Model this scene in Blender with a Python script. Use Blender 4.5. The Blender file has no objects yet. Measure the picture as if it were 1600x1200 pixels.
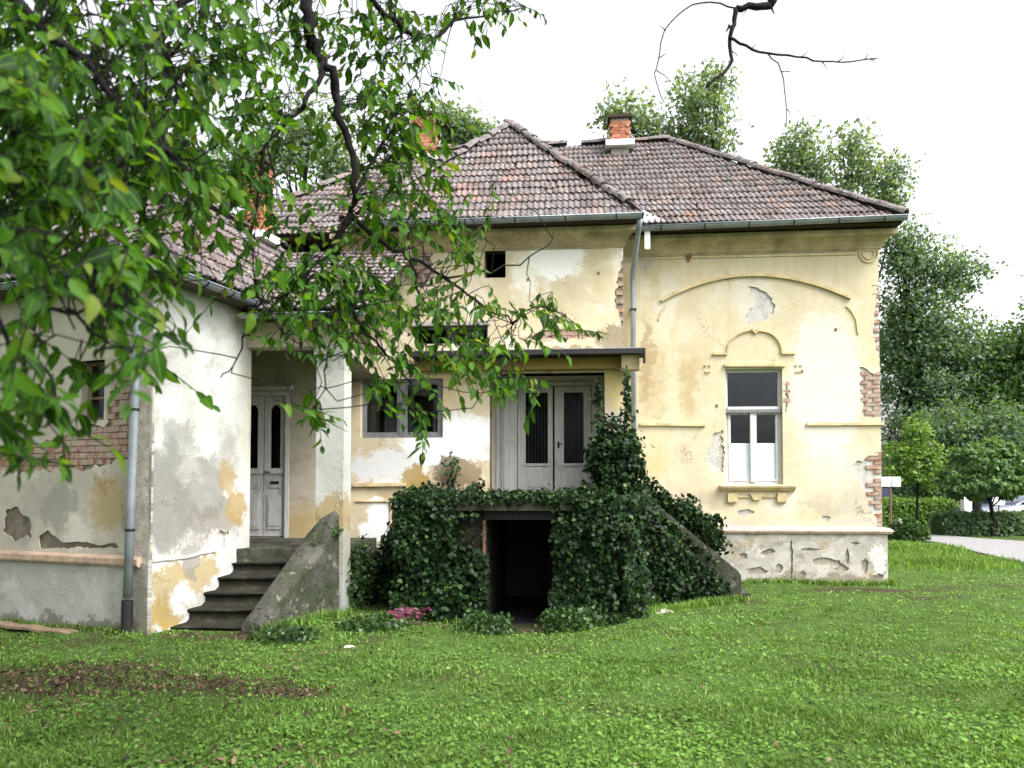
import bpy, math, random
import numpy as np
from mathutils import Vector, Matrix
from mathutils.geometry import delaunay_2d_cdt

random.seed(7); RS = np.random.RandomState(11)
SC = bpy.context.scene
COL = SC.collection
R = math.radians

# ------------------------------------------------------------------ camera, sky, sun, exposure
F = 1250.0; PITCH = R(2.0); CAM = Vector((0, 0, 1.75)); PPY = 760 - F * math.tan(PITCH)
cam_d = bpy.data.cameras.new('camera'); cam = bpy.data.objects.new('camera', cam_d); COL.objects.link(cam)
cam.location = CAM; cam.rotation_euler = (R(90) + PITCH, 0, 0)
cam_d.sensor_width = 36; cam_d.lens = F / 1600 * 36; cam_d.shift_y = (PPY - 600) / 1600
cam_d.clip_start = 0.05; cam_d.clip_end = 900
cam_d.dof.use_dof = True; cam_d.dof.focus_distance = 12.0; cam_d.dof.aperture_fstop = 2.4
SC.camera = cam

SUN_EL, SUN_AZ = R(52), R(52)       # azimuth: from behind the camera (-Y) towards +X
sdir = Vector((math.sin(SUN_AZ) * math.cos(SUN_EL), -math.cos(SUN_AZ) * math.cos(SUN_EL), math.sin(SUN_EL)))
w = bpy.data.worlds.new('World'); SC.world = w; w.use_nodes = True
wn = w.node_tree.nodes; wl = w.node_tree.links; wn.clear()
sky = wn.new('ShaderNodeTexSky'); sky.sky_type = 'NISHITA'; sky.sun_disc = False
sky.sun_elevation = SUN_EL; sky.sun_rotation = math.atan2(sdir.x, sdir.y)
sky.air_density = 1.0; sky.dust_density = 6.0; sky.ozone_density = 1.0
hs = wn.new('ShaderNodeHueSaturation'); hs.inputs['Saturation'].default_value = 0.16; hs.inputs['Value'].default_value = 1.0
bg = wn.new('ShaderNodeBackground'); bg.inputs['Strength'].default_value = 0.15
wo = wn.new('ShaderNodeOutputWorld')
wl.new(sky.outputs[0], hs.inputs['Color']); wl.new(hs.outputs[0], bg.inputs['Color']); wl.new(bg.outputs[0], wo.inputs['Surface'])
sl = bpy.data.lights.new('sun', 'SUN'); sl.energy = 0.8; sl.angle = R(22); sl.color = (1, .96, .9)
so = bpy.data.objects.new('sun', sl); COL.objects.link(so); so.location = (8, -8, 14)
so.rotation_euler = sdir.to_track_quat('Z', 'Y').to_euler()
SC.view_settings.view_transform = 'Standard'; SC.view_settings.look = 'None'
SC.view_settings.exposure = 1.72; SC.view_settings.gamma = 1.0; SC.view_settings.use_curve_mapping = False

# ------------------------------------------------------------------ helpers: pixel of the photograph -> place
def ray(px, py):
    x = (px - 800) / F; y = (PPY - py) / F; c, s = math.cos(PITCH), math.sin(PITCH)
    return Vector((x, c - y * s, s + y * c))
def P(px, py, Y):
    d = ray(px, py); return CAM + d * (Y / d.y)
def G(px, py, z=0.0):
    d = ray(px, py); return CAM + d * ((z - CAM.z) / d.z)

class Fr:                                   # a wall frame: origin, along, outward
    def __init__(s, o, u):
        s.o = Vector((o[0], o[1], 0)); s.u = Vector((u[0], u[1], 0)).normalized()
        n = Vector((s.u.y, -s.u.x, 0)); s.n = n
    def pt(s, u, v, d=0.0): return s.o + s.u * u + s.n * d + Vector((0, 0, v))
    def hit(s, px, py, d=0.0):
        r = ray(px, py); o = s.o + s.n * d; t = (o - CAM).dot(s.n) / r.dot(s.n); p = CAM + r * t
        return ((p - s.o).dot(s.u), p.z)
    def hits(s, pts, d=0.0): return [s.hit(a, b, d) for a, b in pts]

class MB:
    def __init__(s): s.v = []; s.f = []
    def add(s, vs, fs):
        o = len(s.v); s.v += [tuple(x) for x in vs]; s.f += [tuple(i + o for i in f) for f in fs]
    def hexa(s, c): s.add(c, [(0, 3, 2, 1), (4, 5, 6, 7), (0, 1, 5, 4), (1, 2, 6, 5), (2, 3, 7, 6), (3, 0, 4, 7)])
    def fbox(s, fr, u0, u1, v0, v1, d0, d1):
        s.hexa([fr.pt(u, v, d) for d in (d0, d1) for u, v in ((u0, v0), (u1, v0), (u1, v1), (u0, v1))]); return s
    def box(s, a, b):
        x0, y0, z0 = a; x1, y1, z1 = b
        s.hexa([(x0, y0, z0), (x1, y0, z0), (x1, y1, z0), (x0, y1, z0), (x0, y0, z1), (x1, y0, z1), (x1, y1, z1), (x0, y1, z1)]); return s
    def tube(s, pts, rad, n=8, cap=True):
        pts = [Vector(p) for p in pts]; rings = []
        up = Vector((0, 0, 1)); prev = None
        for i, p in enumerate(pts):
            t = (pts[min(i + 1, len(pts) - 1)] - pts[max(i - 1, 0)])
            t = t.normalized() if t.length > 1e-9 else Vector((0, 0, 1))
            if prev is None:
                a = t.cross(up) if abs(t.z) < .95 else t.cross(Vector((1, 0, 0)))
            else: a = prev - t * prev.dot(t)
            a.normalize(); prev = a; b = t.cross(a)
            r = rad[i] if hasattr(rad, '__len__') else rad
            rings.append([p + (a * math.cos(2 * math.pi * k / n) + b * math.sin(2 * math.pi * k / n)) * r for k in range(n)])
        o = len(s.v)
        for rg in rings: s.v += [tuple(x) for x in rg]
        for i in range(len(pts) - 1):
            for k in range(n):
                k2 = (k + 1) % n; s.f.append((o + i * n + k, o + i * n + k2, o + (i + 1) * n + k2, o + (i + 1) * n + k))
        if cap:
            s.f.append(tuple(o + k for k in range(n - 1, -1, -1))); s.f.append(tuple(o + (len(pts) - 1) * n + k for k in range(n)))
        return s
    def prof(s, fr, prof, u0, u1, mitre0=0, mitre1=0):      # profile (d,v) extruded along u; mitres grow with d
        a = [fr.pt(u0 - mitre0 * d, v, d) for d, v in prof]; b = [fr.pt(u1 + mitre1 * d, v, d) for d, v in prof]; n = len(prof)
        fs = [(i, i + 1, n + i + 1, n + i) for i in range(n - 1)] + [tuple(range(n - 1, -1, -1)), tuple(range(n, 2 * n))]
        s.add(a + b, fs); return s
    def sheet(s, fr, poly, d, th):                            # flat polygon on a frame with thickness
        n = len(poly); a = [fr.pt(u, v, d) for u, v in poly]; b = [fr.pt(u, v, d - th) for u, v in poly]
        s.add(a + b, [tuple(range(n)), tuple(range(2 * n - 1, n - 1, -1))] + [(i, n + i, n + (i + 1) % n, (i + 1) % n) for i in range(n)]); return s
    def build(s, name, mat, parent=None, smooth=False, **tags):
        me = bpy.data.meshes.new(name); me.from_pydata(s.v, [], s.f); me.update()
        if smooth: me.polygons.foreach_set('use_smooth', [True] * len(me.polygons))
        return obj(name, me, mat, parent, **tags)

def obj(name, me, mat=None, parent=None, **tags):
    if mat is not None and not len(me.materials): me.materials.append(mat)
    o = bpy.data.objects.new(name, me); COL.objects.link(o)
    if parent is not None: o.parent = parent
    for k, v in tags.items(): o[k] = v
    return o
def thing(name, label, category, loc=(0, 0, 0), group=None):
    o = bpy.data.objects.new(name, None); COL.objects.link(o); o['label'] = label; o['category'] = category
    if group: o['group'] = group
    o.empty_display_size = .2
    return o
def np_mesh(name, V, Fc, rnd=None, smooth=False):
    V = np.asarray(V, np.float32); Fc = np.asarray(Fc, np.int32); k = Fc.shape[1]; m = len(Fc)
    me = bpy.data.meshes.new(name); me.vertices.add(len(V)); me.vertices.foreach_set('co', V.ravel())
    me.loops.add(m * k); me.loops.foreach_set('vertex_index', Fc.ravel())
    me.polygons.add(m); me.polygons.foreach_set('loop_start', np.arange(m, dtype=np.int32) * k)
    if smooth: me.polygons.foreach_set('use_smooth', np.ones(m, bool))
    me.update(calc_edges=True)
    if rnd is not None:
        at = me.attributes.new('rnd', 'FLOAT', 'FACE'); at.data.foreach_set('value', np.asarray(rnd, np.float32))
    return me
def scatter(name, bv, bf, mats, pos, rnd=None):              # copies of one small shape joined in one mesh
    bv = np.asarray(bv, float); bf = np.asarray(bf, int); n = len(pos)
    V = np.einsum('nij,kj->nki', mats, bv) + pos[:, None, :]
    Fc = bf[None] + (np.arange(n) * len(bv))[:, None, None]
    if rnd is None: rnd = RS.rand(n)
    return np_mesh(name, V.reshape(-1, 3), Fc.reshape(-1, bf.shape[1]), np.repeat(rnd, len(bf)))
def basis(y, roll, rs=RS):                                   # frames whose Y axis is y (n,3), rolled about it
    y = y / np.linalg.norm(y, axis=1, keepdims=True); up = np.tile([0., 0, 1], (len(y), 1))
    up[np.abs(y[:, 2]) > .97] = [1, 0, 0]
    x = np.cross(y, up); x /= np.linalg.norm(x, axis=1, keepdims=True); z = np.cross(x, y)
    c, s = np.cos(roll)[:, None], np.sin(roll)[:, None]
    x2 = x * c + z * s; z2 = -x * s + z * c
    return np.stack([x2, y, z2], axis=2)

def inside(p, poly):
    x, y = p; c = False; n = len(poly)
    for i in range(n):
        x0, y0 = poly[i]; x1, y1 = poly[i - 1]
        if (y0 > y) != (y1 > y) and x < (x1 - x0) * (y - y0) / (y1 - y0) + x0: c = not c
    return c
def rag(poly, step=.05, amp=.02, seed=0, closed=True):
    rr = random.Random(seed); out = []; n = len(poly)
    for i in range(n if closed else n - 1):
        a = Vector(poly[i]); b = Vector(poly[(i + 1) % n]); L = (b - a).length; k = max(1, int(L / step))
        nn = Vector((-(b - a).y, (b - a).x)) / max(L, 1e-6)
        for j in range(k):
            q = a.lerp(b, j / k) + nn * (rr.gauss(0, amp) if j else 0); out.append((q.x, q.y))
    if not closed: out.append(tuple(poly[-1]))
    return out
def wall_mesh(name, fr, outline, holes, mat, parent, d=0.0, th=.03, rims=None, grid=.0):
    """plaster skin on a frame: polygon with holes; each hole has its own rim depth; uv in metres"""
    pts = []; edges = []; loops = [outline] + holes
    for lp in loops:
        o = len(pts); pts += [Vector(p) for p in lp]; edges += [(o + i, o + (i + 1) % len(lp)) for i in range(len(lp))]
    res = delaunay_2d_cdt(pts, edges, [], 1, 1e-5)
    vs = [(q.x, q.y) for q in res[0]]; fs = []
    for f in res[2]:
        c = (sum(vs[i][0] for i in f) / len(f), sum(vs[i][1] for i in f) / len(f))
        if inside(c, outline) and not any(inside(c, h) for h in holes): fs.append(tuple(f))
    uv = list(vs); V = [fr.pt(u, v, d) for u, v in vs]
    for li, lp in enumerate(loops):
        dep = th if (li == 0 or not rims) else rims[li - 1]
        o = len(V); n = len(lp)
        V += [fr.pt(u, v, d) for u, v in lp] + [fr.pt(u, v, d - dep) for u, v in lp]; uv += list(lp) + list(lp)
        fs += [(o + i, o + (i + 1) % n, o + n + (i + 1) % n, o + n + i) for i in range(n)]
    me = bpy.data.meshes.new(name); me.from_pydata([tuple(x) for x in V], [], fs); me.update()
    ul = me.uv_layers.new(name='UVMap')
    for l in me.loops: ul.data[l.index].uv = uv[l.vertex_index]
    return obj(name, me, mat, parent)

# ------------------------------------------------------------------ materials
class NT:
    def __init__(s, name):
        s.m = bpy.data.materials.new(name); s.m.use_nodes = True; s.t = s.m.node_tree; s.n = s.t.nodes; s.l = s.t.links
        s.b = s.n['Principled BSDF']; s.out = s.n['Material Output']
    def new(s, ty, **kw):
        x = s.n.new(ty)
        for k, v in kw.items(): setattr(x, k, v)
        return x
    def link(s, a, b): s.l.new(a, b)
    def setin(s, node, key, val):
        if hasattr(val, 'is_output'): s.link(val, node.inputs[key])
        else: node.inputs[key].default_value = val
    def noise(s, vec, scale, detail=4, rough=.55, dist=0.0):
        x = s.new('ShaderNodeTexNoise'); s.setin(x, 'Scale', scale); x.inputs['Detail'].default_value = detail
        x.inputs['Roughness'].default_value = rough; x.inputs['Distortion'].default_value = dist
        if vec is not None: s.link(vec, x.inputs['Vector'])
        return x.outputs['Fac']
    def mr(s, v, a, b, c=0.0, d=1.0, smooth=True):
        x = s.new('ShaderNodeMapRange'); x.interpolation_type = 'SMOOTHSTEP' if smooth else 'LINEAR'
        s.link(v, x.inputs['Value']); x.inputs['From Min'].default_value = a; x.inputs['From Max'].default_value = b
        x.inputs['To Min'].default_value = c; x.inputs['To Max'].default_value = d; return x.outputs['Result']
    def mix(s, fac, a, b, mode='MIX'):
        x = s.new('ShaderNodeMix', data_type='RGBA', blend_type=mode); s.setin(x, 0, fac)
        s.setin(x, 6, a if hasattr(a, 'is_output') else (*a, 1)); s.setin(x, 7, b if hasattr(b, 'is_output') else (*b, 1)); return x.outputs[2]
    def math(s, op, a, b=0.0):
        x = s.new('ShaderNodeMath', operation=op); s.setin(x, 0, a); s.setin(x, 1, b); return x.outputs[0]
    def vmath(s, op, a, b=None):
        x = s.new('ShaderNodeVectorMath', operation=op); s.setin(x, 0, a)
        if b is not None: s.setin(x, 1, b)
        return x.outputs['Value'] if op == 'LENGTH' else x.outputs['Vector']
    def ramp(s, fac, stops):
        x = s.new('ShaderNodeValToRGB'); e = x.color_ramp.elements
        while len(e) < len(stops): e.new(.5)
        for k, (p, c) in zip(e, stops): k.position = p; k.color = (*c, 1)
        s.link(fac, x.inputs[0]); return x.outputs[0]
    def pos(s): return s.new('ShaderNodeNewGeometry').outputs['Position']
    def objc(s): return s.new('ShaderNodeTexCoord').outputs['Object']
    def uv(s): return s.new('ShaderNodeTexCoord').outputs['UV']
    def rnd(s):
        a = s.new('ShaderNodeAttribute', attribute_name='rnd'); o = s.new('ShaderNodeObjectInfo')
        return s.math('FRACT', s.math('ADD', a.outputs['Fac'], o.outputs['Random']))
    def bump(s, h, dist=.01, strength=1.0):
        x = s.new('ShaderNodeBump'); x.inputs['Distance'].default_value = dist; x.inputs['Strength'].default_value = strength
        s.link(h, x.inputs['Height']); s.link(x.outputs[0], s.b.inputs['Normal'])
    def col(s, c, rough=.8, metal=0.0, spec=.3):
        s.setin(s.b, 'Base Color', c if hasattr(c, 'is_output') else (*c, 1)); s.setin(s.b, 'Roughness', rough)
        s.b.inputs['Metallic'].default_value = metal; s.b.inputs['Specular IOR Level'].default_value = spec; return s
def simple(name, c, rough=.7, metal=0, spec=.3, var=.25, sc=6.0, bump=.0):
    t = NT(name); p = t.pos(); n = t.noise(p, sc, 6, .65)
    d = tuple(x * (1 - var) for x in c); e = tuple(min(1, x * (1 + var)) for x in c)
    t.col(t.ramp(n, [(.3, d), (.7, e)]), rough, metal, spec)
    if bump: t.bump(t.noise(p, sc * 6, 5), bump)
    return t.m
def plaster(name, base, mott=(), blots=(), streak=None, relief=.006):
    """painted plaster: base coat, mottled coats, stains with shapes of their own (u, v, ru, rv, colour, strength)"""
    t = NT(name); uv = t.uv()
    n1 = t.new('ShaderNodeTexNoise'); n1.inputs['Scale'].default_value = 2.3; n1.inputs['Detail'].default_value = 7; n1.inputs['Roughness'].default_value = .68
    t.link(uv, n1.inputs['Vector'])
    off = t.vmath('MULTIPLY', t.vmath('SUBTRACT', n1.outputs['Color'], (.5, .5, .5)), (.9, .9, 0))
    n2 = t.new('ShaderNodeTexNoise'); n2.inputs['Scale'].default_value = 11; n2.inputs['Detail'].default_value = 6; n2.inputs['Roughness'].default_value = .75
    t.link(uv, n2.inputs['Vector'])
    off2 = t.vmath('MULTIPLY', t.vmath('SUBTRACT', n2.outputs['Color'], (.5, .5, .5)), (.34, .34, 0))
    duv = t.vmath('ADD', t.vmath('ADD', uv, off), off2)
    c = None
    f0 = t.noise(uv, 1.1, 6, .6)
    c = t.ramp(f0, [(.25, tuple(x * .86 for x in base)), (.55, base), (.8, tuple(min(.9, x * 1.1) for x in base))])
    for k, (mc, sc, lo, hi, st) in enumerate(mott):
        v2 = t.vmath('ADD', uv, (7.3 * k + 3.1, 2.7 * k, 0)); f = t.mr(t.noise(v2, sc, 7, .66, .3), lo, hi, 0, st); c = t.mix(f, c, mc)
    if streak:
        sc_, st_ = streak[1], streak[2]
        f = t.mr(t.noise(t.vmath('MULTIPLY', uv, (5.0, .35, 1)), 2.2, 6, .6), .5, .75, 0, st_); c = t.mix(f, c, streak[0])
    for (u, v, ru, rv, bc, st) in blots:
        L = t.vmath('LENGTH', t.vmath('MULTIPLY', t.vmath('SUBTRACT', duv, (u, v, 0)), (1 / ru, 1 / rv, 0)))
        c = t.mix(t.mr(L, *((.76, 1.03) if st >= .74 else (.45, 1.15)), st, 0), c, bc)
    # scattered pits and flakes
    f = t.mr(t.noise(t.vmath('ADD', uv, (31, 9, 0)), 9, 4, .7), .70, .74, 0, .55); c = t.mix(f, c, (.33, .31, .27))
    vo = t.new('ShaderNodeTexVoronoi', feature='DISTANCE_TO_EDGE'); vo.inputs['Scale'].default_value = 1.15; t.link(duv, vo.inputs['Vector'])
    ck = t.math('MULTIPLY', t.mr(vo.outputs['Distance'], .004, .010, 1, 0), t.mr(t.noise(t.vmath('ADD', uv, (3, 17, 0)), .8, 3), .52, .60)); c = t.mix(t.math('MULTIPLY', ck, .7), c, (.10, .085, .065))
    t.col(c, .92, 0, .15)
    h = t.math('ADD', t.noise(uv, 3.5, 8, .6), t.math('MULTIPLY', t.noise(uv, 40, 4, .6), .35)); t.bump(h, relief * 3, .6)
    return t.m
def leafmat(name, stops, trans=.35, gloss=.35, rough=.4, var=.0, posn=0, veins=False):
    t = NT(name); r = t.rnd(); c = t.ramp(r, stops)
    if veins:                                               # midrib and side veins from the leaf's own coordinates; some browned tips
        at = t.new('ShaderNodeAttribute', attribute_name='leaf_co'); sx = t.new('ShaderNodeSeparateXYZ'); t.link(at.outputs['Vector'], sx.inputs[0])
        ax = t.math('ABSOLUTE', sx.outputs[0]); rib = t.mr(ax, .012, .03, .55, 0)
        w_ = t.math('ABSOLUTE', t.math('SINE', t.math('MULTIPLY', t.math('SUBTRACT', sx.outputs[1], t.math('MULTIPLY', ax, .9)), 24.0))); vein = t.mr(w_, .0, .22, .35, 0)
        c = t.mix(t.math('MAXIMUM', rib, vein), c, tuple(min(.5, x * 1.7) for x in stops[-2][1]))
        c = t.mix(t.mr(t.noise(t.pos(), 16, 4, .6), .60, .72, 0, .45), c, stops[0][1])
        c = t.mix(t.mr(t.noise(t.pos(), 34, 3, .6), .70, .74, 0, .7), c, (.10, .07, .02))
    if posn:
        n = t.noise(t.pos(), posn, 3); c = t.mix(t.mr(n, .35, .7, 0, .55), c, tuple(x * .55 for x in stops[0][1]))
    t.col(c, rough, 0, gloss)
    tr = t.new('ShaderNodeBsdfTranslucent'); cc = t.mix(.55, c, (1.0, 1.0, .25), 'MULTIPLY'); t.link(c, tr.inputs['Color'])
    br = t.mix(1.0, c, (1.95, 1.75, .55), 'MULTIPLY'); t.link(br, tr.inputs['Color'])
    mx = t.new('ShaderNodeMixShader'); mx.inputs[0].default_value = trans
    t.link(t.b.outputs[0], mx.inputs[1]); t.link(tr.outputs[0], mx.inputs[2]); t.link(mx.outputs[0], t.out.inputs['Surface'])
    return t.m

def m_tile():
    t = NT('clay_tile'); r = t.rnd(); p = t.pos()
    c = t.ramp(r, [(0, (.08, .052, .046)), (.35, (.135, .088, .076)), (.6, (.12, .097, .094)), (.85, (.185, .14, .125)), (1, (.22, .115, .085))])
    c = t.mix(t.mr(t.noise(p, 1.3, 5, .7), .34, .6, 0, .72), c, (.145, .136, .14))
    c = t.mix(t.mr(t.noise(p, 6, 6, .72), .48, .62, 0, .8), c, (.045, .038, .037))
    c = t.mix(t.mr(t.noise(p, 14, 3, .7), .57, .66, 0, .6), c, (.36, .36, .36))
    t.col(c, .75, 0, .3); t.bump(t.noise(p, 60, 4), .004); return t.m
def m_brick():
    t = NT('old_brick'); r = t.rnd(); p = t.pos()
    c = t.ramp(r, [(0, (.20, .085, .055)), (.4, (.29, .13, .085)), (.75, (.34, .18, .125)), (1, (.27, .17, .13))])
    c = t.mix(t.mr(t.noise(p, 9, 5, .7), .36, .58, 0, .85), c, (.37, .31, .26))
    t.col(c, .9, 0, .15); t.bump(t.noise(p, 50, 4), .006); return t.m
def m_chbrick():
    t = NT('chimney_brick'); r = t.rnd(); p = t.pos()
    c = t.ramp(r, [(0, (.25, .09, .055)), (.5, (.36, .145, .085)), (1, (.42, .21, .135))])
    c = t.mix(t.mr(t.noise(p, 5, 4, .7), .6, .75, 0, .5), c, (.2, .12, .1))
    t.col(c, .9, 0, .15); return t.m
def m_wood():
    t = NT('peeling_white_paint'); p = t.pos(); v = t.vmath('MULTIPLY', p, (14, 14, 1.6))
    c = t.ramp(t.noise(v, 1.6, 7, .7), [(.26, (.20, .18, .16)), (.36, (.46, .45, .44)), (.6, (.58, .58, .57)), (.8, (.68, .68, .67))])
    c = t.mix(t.mr(t.noise(p, 3, 4), .55, .75, 0, .5), c, (.33, .32, .30))
    t.col(c, .6, 0, .3); t.bump(t.noise(v, 3, 5), .004); return t.m
def m_glass(ior=1.4, nm='window_glass'):
    t = NT(nm); g = t.new('ShaderNodeBsdfGlossy'); g.inputs['Roughness'].default_value = .03; g.inputs['Color'].default_value = (.9, .95, 1, 1)
    tr = t.new('ShaderNodeBsdfTransparent'); tr.inputs['Color'].default_value = (.72, .76, .78, 1)
    lw = t.new('ShaderNodeFresnel'); lw.inputs['IOR'].default_value = ior
    b = t.new('ShaderNodeBump'); b.inputs['Distance'].default_value = .01; b.inputs['Strength'].default_value = .25
    t.link(t.noise(t.pos(), 3.0, 2), b.inputs['Height']); t.link(b.outputs[0], g.inputs['Normal'])
    mx = t.new('ShaderNodeMixShader'); t.link(lw.outputs[0], mx.inputs[0]); t.link(tr.outputs[0], mx.inputs[1]); t.link(g.outputs[0], mx.inputs[2])
    t.link(mx.outputs[0], t.out.inputs['Surface']); return t.m
def m_concrete():
    t = NT('mossy_concrete'); p = t.pos()
    c = t.ramp(t.noise(p, 3, 7, .65), [(.25, (.035, .033, .028)), (.5, (.075, .072, .062)), (.75, (.14, .133, .115))])
    c = t.mix(t.mr(t.noise(p, 2.1, 6, .7, .4), .45, .6, 0, .8), c, (.035, .05, .02))
    c = t.mix(t.mr(t.noise(p, 8, 6, .75), .54, .64, 0, .8), c, (.02, .02, .017))
    c = t.mix(t.mr(t.noise(t.vmath('ADD', p, (5, 3, 1)), 5, 7, .75), .58, .64, 0, .75), c, (.26, .25, .22))
    t.col(c, .95, 0, .15); t.bump(t.noise(p, 18, 7, .75), .05); return t.m
def m_darkstep():  # very dark base colour with moss patches
    t = NT('dark_mossy_step'); p = t.pos()
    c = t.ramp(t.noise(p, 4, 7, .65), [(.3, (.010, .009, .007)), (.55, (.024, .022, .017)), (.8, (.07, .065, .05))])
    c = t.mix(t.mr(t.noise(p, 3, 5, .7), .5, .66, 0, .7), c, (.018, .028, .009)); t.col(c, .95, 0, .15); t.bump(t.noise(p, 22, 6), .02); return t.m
def m_zinc():
    t = NT('weathered_zinc'); p = t.pos()
    c = t.ramp(t.noise(p, 3, 6, .65), [(.3, (.17, .19, .21)), (.6, (.27, .30, .33)), (.85, (.36, .38, .40))])
    c = t.mix(t.mr(t.noise(p, 7, 5, .7), .62, .74, 0, .6), c, (.16, .09, .05)); t.col(c, .5, .35, .4); return t.m
def m_bark():
    t = NT('dark_bark'); p = t.pos(); n = t.noise(p, 25, 6, .7)
    t.col(t.ramp(n, [(.3, (.005, .004, .005)), (.6, (.013, .011, .011)), (.85, (.03, .027, .025))]), .9, 0, .2); t.bump(n, .01); return t.m
def m_soil():
    t = NT('lawn_soil'); p = t.pos()
    g = t.ramp(t.noise(p, 5, 6, .65), [(.3, (.030, .055, .012)), (.55, (.055, .10, .022)), (.8, (.09, .14, .035))])
    d = t.ramp(t.noise(p, 20, 6, .7), [(.3, (.022, .015, .011)), (.6, (.055, .037, .026)), (.85, (.11, .08, .06))])
    n = t.noise(p, .9, 5, .6)
    c = t.mix(t.mr(n, .52, .66, 0, .7), g, d)
    at = t.new('ShaderNodeAttribute', attribute_name='bare'); c = t.mix(at.outputs['Fac'], c, d)
    t.col(c, .95, 0, .1); t.bump(t.noise(p, 25, 6), .03); return t.m

MT = dict(
    tile=m_tile(), brick=m_brick(), chbrick=m_chbrick(), wood=m_wood(), glass=m_glass(), dimglass=m_glass(1.2, 'weak_mirror_glass'), conc=m_concrete(), step=m_darkstep(), zinc=m_zinc(), bark=m_bark(), soil=m_soil(),  # dimglass: low index weakens the mirrored sky so door panes read black
    mortar=simple('lime_mortar', (.36, .33, .29), .95, 0, .1, .35, 9, .012),
    mortar_dark=simple('damp_mortar', (.17, .145, .115), .95, 0, .1, .4, 9, .012),
    greyrender=simple('grey_undercoat', (.47, .45, .42), .95, 0, .1, .25, 7, .012),
    white=simple('white_lead_flashing', (.72, .73, .75), .6, 0, .3, .1, 8),
    dark=simple('unlit_room_paint', (.035, .033, .032), .9, 0, .1, .3, 3),  # near-black colour stands in for the missing light indoors
    deck=simple('roof_boards', (.05, .035, .028), .9, 0, .1, .3, 8),
    eave=simple('dark_soffit', (.10, .085, .07), .9, 0, .1, .3, 5),  # dark brown colour for the eave boards
    darkmetal=simple('black_iron', (.02, .02, .022), .55, .3, .3, .3, 12),
    greyframe=simple('grey_painted_wood', (.16, .165, .17), .6, 0, .3, .3, 9),
    cloth=simple('pale_blue_curtain', (.60, .70, .78), .5, 0, .3, .06, 4),
    felt=simple('black_roofing_felt', (.022, .02, .02), .75, 0, .3, .4, 6),
    rust=simple('rusty_brown_paint', (.17, .09, .06), .7, .1, .3, .3, 12),
    signw=simple('white_sign_enamel', (.75, .75, .76), .45, 0, .4, .05, 3),
    signb=simple('dark_blue_enamel', (.02, .03, .07), .5, 0, .4, .1, 3),
    asph=simple('pale_path_asphalt', (.21, .205, .205), .9, 0, .2, .16, 5),
    pink=simple('pink_plastic_film', (.085, .016, .034), .45, 0, .35, .4, 9),
    board=simple('weathered_board', (.20, .15, .10), .9, 0, .1, .3, 14, .01),
    stone=simple('pale_limestone', (.52, .48, .38), .9, 0, .1, .2, 9, .01),
    carw=simple('white_car_paint', (.78, .78, .78), .2, 0, .5, .02, 2),
    carg=simple('grey_blue_car_paint', (.16, .19, .24), .25, 0, .5, .05, 2),
    rubber=simple('tyre_rubber', (.015, .015, .015), .8, 0, .2, .2, 20),
    chrome=simple('silver_wheel', (.5, .5, .52), .3, .8, .5, .1, 10),
    lamp=simple('clear_headlight', (.7, .72, .75), .15, .2, .6, .05, 9),
    hedgecore=simple('hedge_core_shade', (.02, .04, .012), .9, 0, .1, .4, 9),  # solid hedge core, the shade between leaves put into its dark green
    leaf=leafmat('walnut_leaf', [(0, (.008, .028, .007)), (.3, (.020, .062, .009)), (.6, (.042, .115, .012)), (.9, (.075, .175, .018)), (1, (.14, .17, .03))], .5, .14, .5, veins=True),
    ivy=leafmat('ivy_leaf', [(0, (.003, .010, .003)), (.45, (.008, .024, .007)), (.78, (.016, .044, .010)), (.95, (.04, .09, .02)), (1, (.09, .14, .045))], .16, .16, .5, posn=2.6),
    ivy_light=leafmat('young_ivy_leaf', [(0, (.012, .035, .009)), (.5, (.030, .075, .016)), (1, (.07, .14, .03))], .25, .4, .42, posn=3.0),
    grass=leafmat('grass_blade', [(0, (.062, .125, .026)), (.4, (.115, .22, .042)), (.8, (.175, .31, .068)), (.95, (.24, .38, .10)), (1, (.34, .36, .19))], .3, .08, .65, posn=.7),
    litter=leafmat('dead_leaf', [(0, (.018, .010, .007)), (.4, (.05, .027, .017)), (.75, (.095, .055, .034)), (1, (.19, .14, .09))], .1, .2, .7),
    t_dark=leafmat('dark_tree_leaf', [(0, (.04, .082, .05)), (.5, (.08, .145, .085)), (1, (.13, .20, .115))], .45, .3, .45),
    t_mid=leafmat('mid_tree_leaf', [(0, (.042, .09, .032)), (.5, (.08, .16, .05)), (1, (.14, .235, .075))], .35, .3, .45),
    t_pale=leafmat('hazed_tree_leaf', [(0, (.07, .12, .085)), (.5, (.115, .175, .125)), (1, (.17, .235, .165))], .5, .3, .45),  # t_pale: sky glare and haze over far crowns put into the leaf colour
    t_light=leafmat('light_tree_leaf', [(0, (.06, .13, .025)), (.5, (.11, .21, .04)), (1, (.18, .28, .07))], .35, .3, .45),
)
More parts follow.
